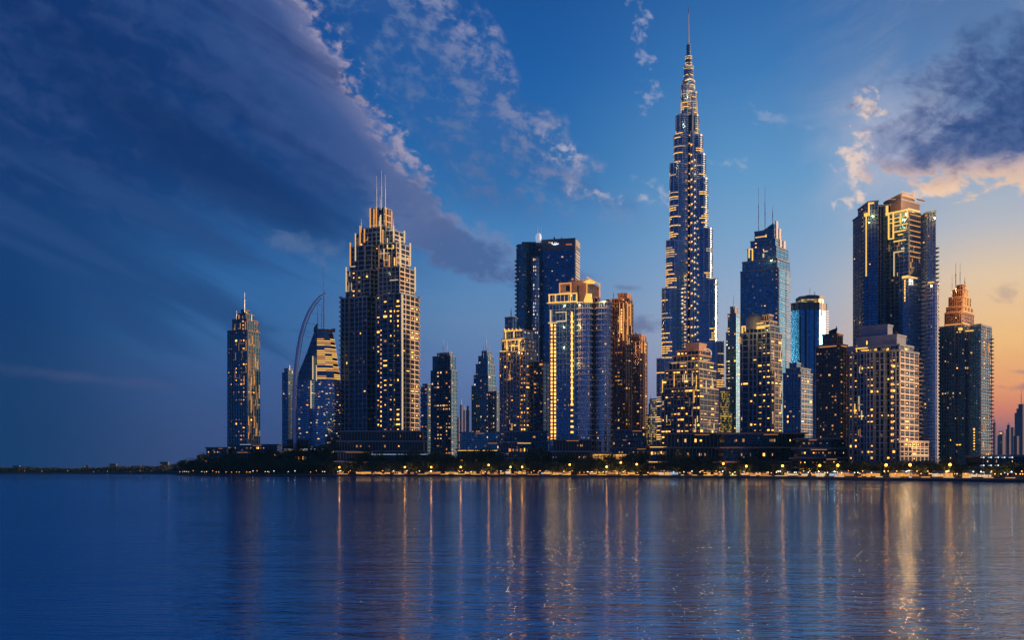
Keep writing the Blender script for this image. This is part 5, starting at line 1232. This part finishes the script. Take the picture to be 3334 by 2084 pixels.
while x < 2330:                                      # taller trees standing among the low buildings
    tree(x, rngt.uniform(100, 108), rngt.uniform(58, 88) * shore(x) / 3600); x += rngt.uniform(22, 70)
x = 1180.0
while x < 3360:
    tree(x, rngt.uniform(26, 40), rngt.uniform(28, 44) * shore(x) / 3600, 1); x += rngt.uniform(14, 40)

# ------------------------------------------------------------------ the low far shore at the left
mb = MB(); rb = random.Random(3)
def fwood():
    for i in range(9000):
        x = rb.uniform(-300, 700); Y = rb.uniform(3990, 4250) if x < 560 else rb.uniform(3500, 3900); X = (x - HX) / FPX * Y
        hmax = (21 + 2.5 * math.sin(x * 0.021) + 1.5 * math.sin(x * 0.067 + 2)) + max(0, (x - 330)) * 0.05
        z = rb.uniform(0, max(8, hmax)); s_ = rb.uniform(2.4, 5.2); c = Vector((X, Y, z))
        a = Vector((rb.gauss(0, 1), rb.gauss(0, 1), rb.gauss(0, .6))).normalized(); b_ = a.orthogonal().normalized(); mb.face([c - a * s_, c + b_ * s_ * .8, c + a * s_, c - b_ * s_ * .8])
fwood()
o = mb.build('far_woodland', MATS['far_leaves']); o['kind'] = 'stuff'; o['label'] = 'dark low band of trees along the far shore at the left'; o['category'] = 'woodland'
for xx, w_, yt, lab in ((54, 24, 1518, 'low flat roofed block at the far left end of the distant shore'), (281, 16, 1517, 'small block left of the wider one on the distant shore'), (369, 24, 1512, 'widest flat roofed block on the distant shore'), (536, 30, 1506, 'long flat block where the distant shore rises to the wooded point'), (600, 20, 1501, 'small block just left of the wooded point')):
    Yb = 4300 if xx < 560 else 3600
    b = Bld('distant_block', lab, 'building', xx, Yb, 20, group='flat blocks on the distant shore')
    b.tier(b.rect(xx - w_ / 2, xx + w_ * .35, xx + w_ / 2, 0), yt, gl='slate_panel', fr='slate_panel', fp=5, bp=6, sp=0.3, pp=0, lit=0.02, cols='o'); b.finish()

# ------------------------------------------------------------------ low buildings on the promenade
def lowrise(name, lab, cat, x0, x1, ytop, Y, levels=2, wall='slate_panel', roof='grey_concrete', lit=0.15, cols='yow', strip=None, roofstrip=None, over=3.0, gl='deep_glass', bp=9, ybot=None, tau=6):
    b = Bld(name, lab, cat, (x0 + x1) / 2, Y, tau)
    P = [WP(x0, Y), WP(x1, Y - 4), (WP(x1, Y - 4)[0], Y + 45), (WP(x0, Y)[0], Y + 45)]
    z1 = ZH(ytop, Y); z0 = ground_z((x0 + x1) / 2, Y) - 2; h = (z1 - z0) / levels
    for k in range(levels):
        ins = -2.2 * k; Pk = offset(P, ins); a, c = z0 + k * h, z0 + (k + 1) * h
        b.mb('storey', gl).prism(Pk, a + 0.5, c - 1.3); b.mb('roof_slab', roof).prism(offset(Pk, over), c - 1.4, c + 0.9)
        L = math.hypot(Pk[1][0] - Pk[0][0], Pk[1][1] - Pk[0][1]); n = nrm(Pk[0], Pk[1]); nb = max(2, int(L / (bp * b.px)))
        for i in range(nb + 1):
            c_ = i / nb; q = lerp(Pk[0], Pk[1], min(max(c_, 0.006), 0.994)); b.mb('post', wall).wallbox((q[0] - .45, q[1]), (q[0] + .45, q[1]), n, -0.2, 0.6, a + 0.6, c - 1.45)
        for i in range(nb * 2):
            if b.rng.random() < lit * 1.6:
                q = lerp(Pk[0], Pk[1], (i * .5 + .25) / nb); b.wins.append(((q[0] + n[0] * .15, q[1] + n[1] * .15, (a + c) / 2), 0.0, L / nb * b.rng.choice((.12, .2, .35, .6)), h * b.rng.uniform(.1, .24), WIN[b.rng.choice(cols + 'ssd')], 'storey'))
        if b.rng.random() < 0.55 and not (strip and k in strip):
            f0 = b.rng.uniform(0, .7); f1 = min(1.0, f0 + b.rng.uniform(.08, .35)); q0, q1 = lerp(Pk[0], Pk[1], f0), lerp(Pk[0], Pk[1], f1)
            b.mb('light_strip', ('stall_dim', 'x%d' % k)).wallbox(q0, q1, n, 0.7, 1.0, c - 2.6, c - 1.7)
        if strip and k in strip: 
            f0, f1 = strip[k][:2]; m_ = strip[k][2]; q0, q1 = lerp(Pk[0], Pk[1], f0), lerp(Pk[0], Pk[1], f1)
            b.mb('light_strip', m_).wallbox(q0, q1, n, 0.7, 1.0, c - 2.9, c - 1.7)
    if roofstrip:
        for f0, f1, m_ in roofstrip:
            q0, q1 = lerp(P[0], P[1], f0), lerp(P[0], P[1], f1); n = nrm(P[0], P[1]); b.mb('roof_edge_light', m_).wallbox(q0, q1, n, over - 2.2 * (levels - 1) - 0.1, over - 2.2 * (levels - 1) + 0.15, z1 - 0.7, z1 + 0.4)
    b.finish(); return b
emis('dim_white', (0.62, 0.78, 1.0), 0.55)
emis('stall_glow', (1.0, 0.42, 0.08), 0.9); emis('stall_dim', (1.0, 0.36, 0.08), 0.5)
pmat('gold_room', (0.3, 0.2, 0.1), 0.6, emit=(1.0, 0.45, 0.08), estr=0.55)
lowrise('podium_building', 'dark terraced base under the tall stepped tower', 'podium', 1096, 1385, 1404, 2255, 4, roof='grey_concrete', lit=0.06, over=5, gl='night_glass')
lowrise('podium_building', 'dark terraces under the sail tower', 'podium', 925, 1100, 1432, 2345, 3, roof='slate_panel', lit=0.12, gl='night_glass')
lowrise('hill_house', 'flat house on the hill at the foot of the lone left tower', 'house', 668, 742, 1458, 2520, 2, lit=0.1, roof='slate_panel')
lowrise('hill_terrace', 'long low terrace with pale roof edge right of the lone left tower', 'building', 760, 905, 1448, 2460, 2, lit=0.12, roof='slate_panel', roofstrip=[(0.15, 0.4, 'dim_white')])
lowrise('pavilion', 'low pavilion with white lit roof line in front of the sail tower', 'pavilion', 925, 1080, 1463, 2335, 1, lit=0.3, cols='yo', roofstrip=[(0.02, 0.6, 'dim_white'), (0.64, 0.9, 'dim_white')], strip={0: (0.0, 0.5, 'amber_light')})
lowrise('pavilion', 'low pavilion with bluish white roof edge in front of the tall stepped tower', 'pavilion', 1200, 1398, 1480, 2250, 1, lit=0.2, cols='yw', roofstrip=[(0.05, 0.98, 'dim_white')])
lowrise('terrace_building', 'bluish terraces between the twin mast tower and the beige block', 'building', 1492, 1640, 1408, 2240, 4, roof='grey_concrete', lit=0.05, gl='teal_glass', over=5)
lowrise('restaurant', 'low restaurant with long gold lit eaves left of the beige block', 'restaurant', 1488, 1622, 1464, 2195, 1, lit=0.4, cols='yo', strip={0: (0.02, 0.98, 'gold_light')})
lowrise('terrace_building', 'dark wooded terraces below the beige block', 'building', 1630, 1792, 1406, 2165, 4, roof='slate_panel', lit=0.05, over=3)
lowrise('villa', 'small brown villa with gold lit entrance below the beige block', 'villa', 1652, 1732, 1440, 2145, 2, wall='brown_stone', lit=0.4, cols='yo', strip={1: (0.4, 1.0, 'gold_light')})
lowrise('podium_building', 'stepped base of the white balcony tower', 'podium', 1795, 1935, 1432, 2045, 3, roof='grey_concrete', lit=0.12, gl='night_glass', over=4)
lowrise('beach_club', 'brightly glowing gold pavilion left of the second glowing one', 'pavilion', 1936, 1990, 1477, 1975, 1, lit=0.9, cols='y', gl='gold_room', strip={0: (0, 1, 'gold_light')})

lowrise('terrace_building', 'dark apartment base between the brown towers and the tallest tower', 'building', 1985, 2120, 1400, 2010, 5, roof='slate_panel', wall='brown_stone', lit=0.12, cols='wo', over=2)
lowrise('hotel_wing', 'grey walled wing with blue windows under the broad cream block', 'hotel', 2165, 2372, 1412, 1850, 3, wall='grey_concrete', roof='salmon_stone', lit=0.12, gl='night_glass', bp=12)
lowrise('hotel_wing', 'brown wing with gold lit terrace at the foot of the tallest tower', 'hotel', 2112, 2200, 1452, 1868, 2, wall='brown_stone', roof='salmon_dark', lit=0.6, cols='yoy', strip={0: (0.0, 0.9, 'gold_light'), 1: (0.0, 0.7, 'gold_light')})
lowrise('parking_deck', 'long dark deck of three pale slabs below the stepped blue tower', 'car park', 2350, 2632, 1411, 1695, 3, wall='dark_metal', roof='salmon_stone', lit=0.12, cols='oy', over=5, bp=14)
lowrise('terrace_building', 'dark terraces with gold lit lower floor below the brown grid tower', 'building', 2600, 2772, 1428, 1492, 4, wall='dark_metal', roof='slate_panel', lit=0.25, cols='yyo', over=4, strip={0: (0.02, 0.98, 'gold_light')})
lowrise('boathouse', 'dark flat building with arched gold doorway at the right end of the shore', 'building', 3196, 3350, 1484, 1180, 2, wall='dark_metal', roof='slate_panel', lit=0.05, over=1.5)
lowrise('beach_club', 'smaller glowing gold pavilion nearer the brown towers', 'pavilion', 2004, 2040, 1478, 1965, 1, lit=0.9, cols='y', gl='gold_room', strip={0: (0, 1, 'gold_light')})

# ------------------------------------------------------------------ lamps along the water
emis('lamp_orange', (1.0, 0.30, 0.03), 12.0, True); emis('lamp_amber', (1.0, 0.42, 0.10), 3.0, True); emis('lamp_white', (1.0, 0.8, 0.55), 3.5, True); emis('lamp_cool', (0.7, 0.88, 1.0), 5.0, True)
def globe(c, r, n=8):
    mb = MB(); mb.loft([[(c[0] + math.cos(2 * math.pi * k / n) * r * math.cos(a), c[1] + math.sin(2 * math.pi * k / n) * r * math.cos(a)) for k in range(n)] for a in [R(-80 + 32 * j) for j in range(6)]], [c[2] + r * math.sin(R(-80 + 32 * j)) for j in range(6)]); return mb
def street_lamp_parts(h, r, mat):
    p = MB(); p.tube([(0, 0, -0.5), (0, 0, h * .5), (0, 0, h - r)], [0.22, 0.16, 0.12], 6); p.tube([(0, 0, h - r - .3), (0, 0, h - r)], [0.5, 0.3], 6)
    po = p.build('post', MATS['dark_metal']); lo = globe((0, 0, h), r).build('lamp', MATS[mat], smooth=True); d = (po.data, lo.data); bpy.data.objects.remove(po); bpy.data.objects.remove(lo); return d
def spot(parent, loc, power, color=(1.0, 0.5, 0.14)):
    l = bpy.data.lights.new('uplight', 'SPOT'); l.energy = power; l.color = color; l.shadow_soft_size = 0.5; l.spot_size = R(125); l.spot_blend = 0.6
    o = bpy.data.objects.new('uplight', l); COL.objects.link(o); o.parent = parent; o.location = loc
    o.rotation_euler = (R(112), 0, rngt.uniform(-.4, .4))      # added light, aimed inland and slightly up into the trees
def place_lamp(x, off, data, name, label, group=None, cat='street lamp'):
    Y = shore(x) + off; X = (x - HX) / FPX * Y
    z = 4.2 if off < 16 else ground_z(x, Y)
    o = bpy.data.objects.new(name, None); COL.objects.link(o); o.location = (X, Y, z); o['label'] = label; o['category'] = cat
    if group: o['group'] = group
    for nm, dd in zip(('post', 'lamp'), data):
        c = bpy.data.objects.new(nm, dd); COL.objects.link(c); c.parent = o
    if name == 'street_lamp': spot(o, (0, 4, 6), 13000)  # added unseen spot beside the post, warms the trees
TALL = {h: street_lamp_parts(h, 1.5, 'lamp_orange') for h in (13, 20, 17)}
for x, h, t in ((1591, 17, 'below the pointed blue tower'), (1500, 13, 'just left of the restaurant eaves'), (1855, 17, 'in front of the gold window column'), (2021, 20, 'in front of the smaller glowing pavilion'), (2073, 17, 'right of the glowing pavilions'), (2355, 17, 'at the right foot of the broad cream block'), (1662, 13, 'before the brown villa'), (1318, 13, 'before the white roofed pavilion'), (1404, 13, 'right of the white roofed pavilion'),
                (2548, 13, 'below the dark drum roofed block'), (2669, 13, 'below the brown grid tower'), (2728, 13, 'at the gold lit terraces'), (2963, 13, 'under the cream grid block'), (3093, 13, 'below the pyramid crowned tower'), (2885, 13, 'left of the cream grid side'), (1975, 13, 'before the larger glowing pavilion'), (1700, 13, 'right of the brown villa'), (2430, 13, 'before the long dark deck'), (1105, 13, 'below the sail tower')):
    place_lamp(x, 22, TALL[h], 'street_lamp', 'tall lamp post with orange globe ' + t, 'tall orange street lamps along the shore')
SM = {k: street_lamp_parts(hh, rr_, mt) for k, (hh, rr_, mt) in {'amber': (3.2, 0.62, 'lamp_amber'), 'white': (4.2, 0.6, 'lamp_white'), 'cool': (5.5, 0.6, 'lamp_cool'), 'raised amber': (6.0, 0.62, 'lamp_amber')}.items()}
rl = random.Random(12); x = 585.0; seen = {}
while x < 3330:
    dens = 1.0 if x > 1080 else 1.6
    k = rl.choices(['amber', 'white', 'cool', 'raised amber'], [0.55, 0.16, 0.08, 0.21] if x < 2400 or x > 3050 else [0.35, 0.35, 0.1, 0.2])[0]
    place_lamp(x, rl.uniform(17, 44), SM[k], 'path_lamp', f'small {k} path lamp {where(x)}', f'small {k} path lamps {where(x)}', 'path lamp'); x += rl.choice((rl.uniform(2, 6), rl.uniform(5, 14), rl.uniform(10, 34))) * dens
x = -40.0
while x < 575:
    place_lamp(x, rl.uniform(10, 20), SM[rl.choice(['amber', 'raised amber', 'white'])], 'path_lamp', 'tiny lamp on the distant left shore', 'tiny lamps on the distant left shore', 'path lamp'); x += rl.uniform(20, 90)
# white lamps of the boathouse front
k = 0
for j, y in enumerate((1490, 1516, 1539)):
    for i, xx in enumerate((3203, 3227, 3250, 3271, 3296)):
        Yw = 1170; P = WP(xx, Yw); m = globe((P[0], P[1], ZH(y, Yw)), 0.75); m.tube([(P[0], P[1], ZH(y, Yw)), (P[0], P[1] + 8, ZH(y, Yw))], [0.15, 0.15], 5)
        o = m.build('wall_lamp', MATS['white_light']); o['label'] = 'round white lamp, %s row on the dark boathouse' % ('top', 'middle', 'bottom')[j]; o['category'] = 'wall lamp'; o['group'] = '%s row of white boathouse lamps' % ('top', 'middle', 'bottom')[j]
# glowing low railings and benches along the path
x = 1095.0; nseg = 0
def low_bar(name, x0, x1, off, z, h, mat, label, group):
    A, B_ = shp(x0, off, 0), shp(x1, off, 0); n = nrm(A[:2], B_[:2]); mb = MB(); mb.wallbox(A[:2], B_[:2], n, 0, 0.5, z, z + h)
    o = mb.build(name, MATS[mat]); o['label'] = label; o['category'] = 'lit bench'; o['group'] = group
while x < 3330:
    L = rl.uniform(8, 40); m_ = rl.choice(['gold_light', 'amber_light', 'gold_light', 'pale_light'] if x < 2400 else ['pale_light', 'white_light', 'amber_light', 'pale_light'])
    low_bar('lit_bench', x, min(x + L, 3330), rl.uniform(15.2, 15.8), 4.15, rl.uniform(0.5, 1.0), m_, 'long low %s lit bench %s' % ({'gold_light': 'gold', 'amber_light': 'amber', 'pale_light': 'cream', 'white_light': 'white'}[m_], where(x)), 'lit benches ' + where(x)); x += L + rl.uniform(6, 46)
# kiosks
def kiosk(x, w_, h, mat, lab):
    Y = shore(x) + 30; c = ((x - HX) / FPX * Y, Y); z = ground_z(x, Y)
    r = bpy.data.objects.new('kiosk', None); COL.objects.link(r); r.location = (c[0], c[1], z); r['label'] = lab; r['category'] = 'kiosk'; r['group'] = 'small kiosks along the path'
    sq = lambda a, d: [(-a, -d), (a, -d), (a, d), (-a, d)]
    m = MB(); m.prism(sq(w_, 2.5), 0, h * .75); m.build('counter', MATS[mat], r)
    m = MB(); m.loft([sq(w_ + 1.2, 3.8), sq(w_ * .5, 1.4)], [h, h + 1.6]); m.build('roof', MATS['grey_concrete'], r)
    m = MB()
    for sx_ in (-1, 1):
        for sy_ in (-1, 1): m.tube([(sx_ * (w_ + .8), sy_ * 3.2, 0), (sx_ * (w_ + .8), sy_ * 3.2, h + .02)], [0.15, 0.15], 5)
    m.build('posts', MATS['dark_metal'], r)
for x, w_, h, m_, lab in ((1475, 5, 5, 'gold_room', 'gold lit kiosk below the twin mast tower'), (1540, 6, 6, 'gold_room', 'larger gold lit kiosk below the pointed blue tower'), (1228, 4, 4, 'gold_room', 'gold lit kiosk below the tall stepped tower'), (1655, 5, 7, 'pale_light', 'pale lit kiosk in front of the brown villa'), (1775, 7, 4, 'dim_white', 'grey tent roofed kiosk left of the white balcony tower'), (2195, 6, 5, 'dim_white', 'white lit kiosk below the tallest tower'), (2125, 3, 5, 'gold_room', 'small gold kiosk beside the white spotlights'), (2725, 9, 4, 'dim_white', 'wide white lit kiosk below the brown grid tower'), (2580, 7, 3, 'pale_light', 'cream lit kiosk below the eight sided tower'), (2962, 2.2, 6, 'gold_light', 'narrow bright gold kiosk under the cream grid block'), (3210, 5, 3, 'pale_light', 'cream lit kiosk in front of the boathouse'), (1390, 4, 4, 'gold_room', 'gold lit kiosk right of the white roofed pavilion')):
    kiosk(x, w_, h, m_, lab)

# ------------------------------------------------------------------ evening haze over the bay
def haze():
    mb = MB(); mb.prism([(-7000, -60), (7000, -60), (7000, 9500), (-7000, 9500)], -1.5, 990)
    m = bpy.data.materials.new('haze'); m.use_nodes = True; nt = m.node_tree; nt.nodes.clear()
    o_ = nt.nodes.new('ShaderNodeOutputMaterial'); v = nt.nodes.new('ShaderNodeVolumePrincipled'); v.inputs['Density'].default_value = HAZE
    v.inputs['Color'].default_value = (0.12, 0.50, 1.0, 1); nt.links.new(v.outputs[0], o_.inputs['Volume'])
    o = mb.build('haze', m); o['kind'] = 'stuff'
HAZE = 0.00002
haze()

x = 1110.0; n_st = 0
while x < 3180:                                       # open fronted stalls glowing under the trees
    kiosk(x, rl.uniform(2.2, 6.5), rl.uniform(3.0, 5.5), rl.choice(['stall_glow', 'stall_glow', 'stall_dim', 'pale_light' if x > 2100 else 'stall_glow']), 'x'); o = [q for q in COL.objects if q.get('label') == 'x'][0]
    o.name = 'market_stall'; o['category'] = 'stall'; o['label'] = 'small amber lit stall ' + where(x); o['group'] = 'amber lit stalls ' + where(x); x += rl.choice((rl.uniform(12, 24), rl.uniform(24, 80)))
# ------------------------------------------------------------------ added ground spots, put in to brighten palms and crowns
um = MB(); um.prism([(-.5, -.4), (.5, -.4), (.5, .4), (-.5, .4)], 0, 0.7); uo = um.build('ground_uplight', MATS['dark_metal']); ud = uo.data; bpy.data.objects.remove(uo)
x = 1100.0; fam2 = {}
while x < 3300:
    Y = shore(x) + 38; o = bpy.data.objects.new('ground_uplight', ud); COL.objects.link(o); o.location = ((x - HX) / FPX * Y, Y, ground_z(x, Y)); o['category'] = 'uplight'
    w_ = where(x); fam2.setdefault(w_, []).append(o); o['group'] = 'ground uplights ' + w_
    spot(o, (0, 0, 1.2), rl.choice((5000, 9000, 18000))); x += rl.uniform(38, 110)
for w_, os_ in fam2.items():
    for o in os_: o['label'] = 'small dark floor uplight among the trees ' + w_
# ------------------------------------------------------------------ repeats that look alike are told apart by their place in the row
ORD = 'first second third fourth fifth sixth seventh eighth ninth tenth eleventh twelfth thirteenth fourteenth fifteenth sixteenth seventeenth eighteenth nineteenth twentieth'.split() + ['twenty-%s' % t for t in 'first second third fourth fifth sixth seventh eighth ninth'.split()] + ['thirtieth']
fam = {}
for ob in COL.objects:
    if ob.parent is None and 'group' in ob.keys(): fam.setdefault(ob['label'], []).append(ob)
for lab, obs in fam.items():
    if len(obs) < 2: continue
    obs.sort(key=lambda o_: (o_.location.x / max(o_.location.y, 1)) if o_.type == 'EMPTY' else (o_.data.vertices[0].co.x / o_.data.vertices[0].co.y))
    for i, ob in enumerate(obs): ob['label'] = '%s from left, %s' % (ORD[i] if i < 30 else 'later', lab)
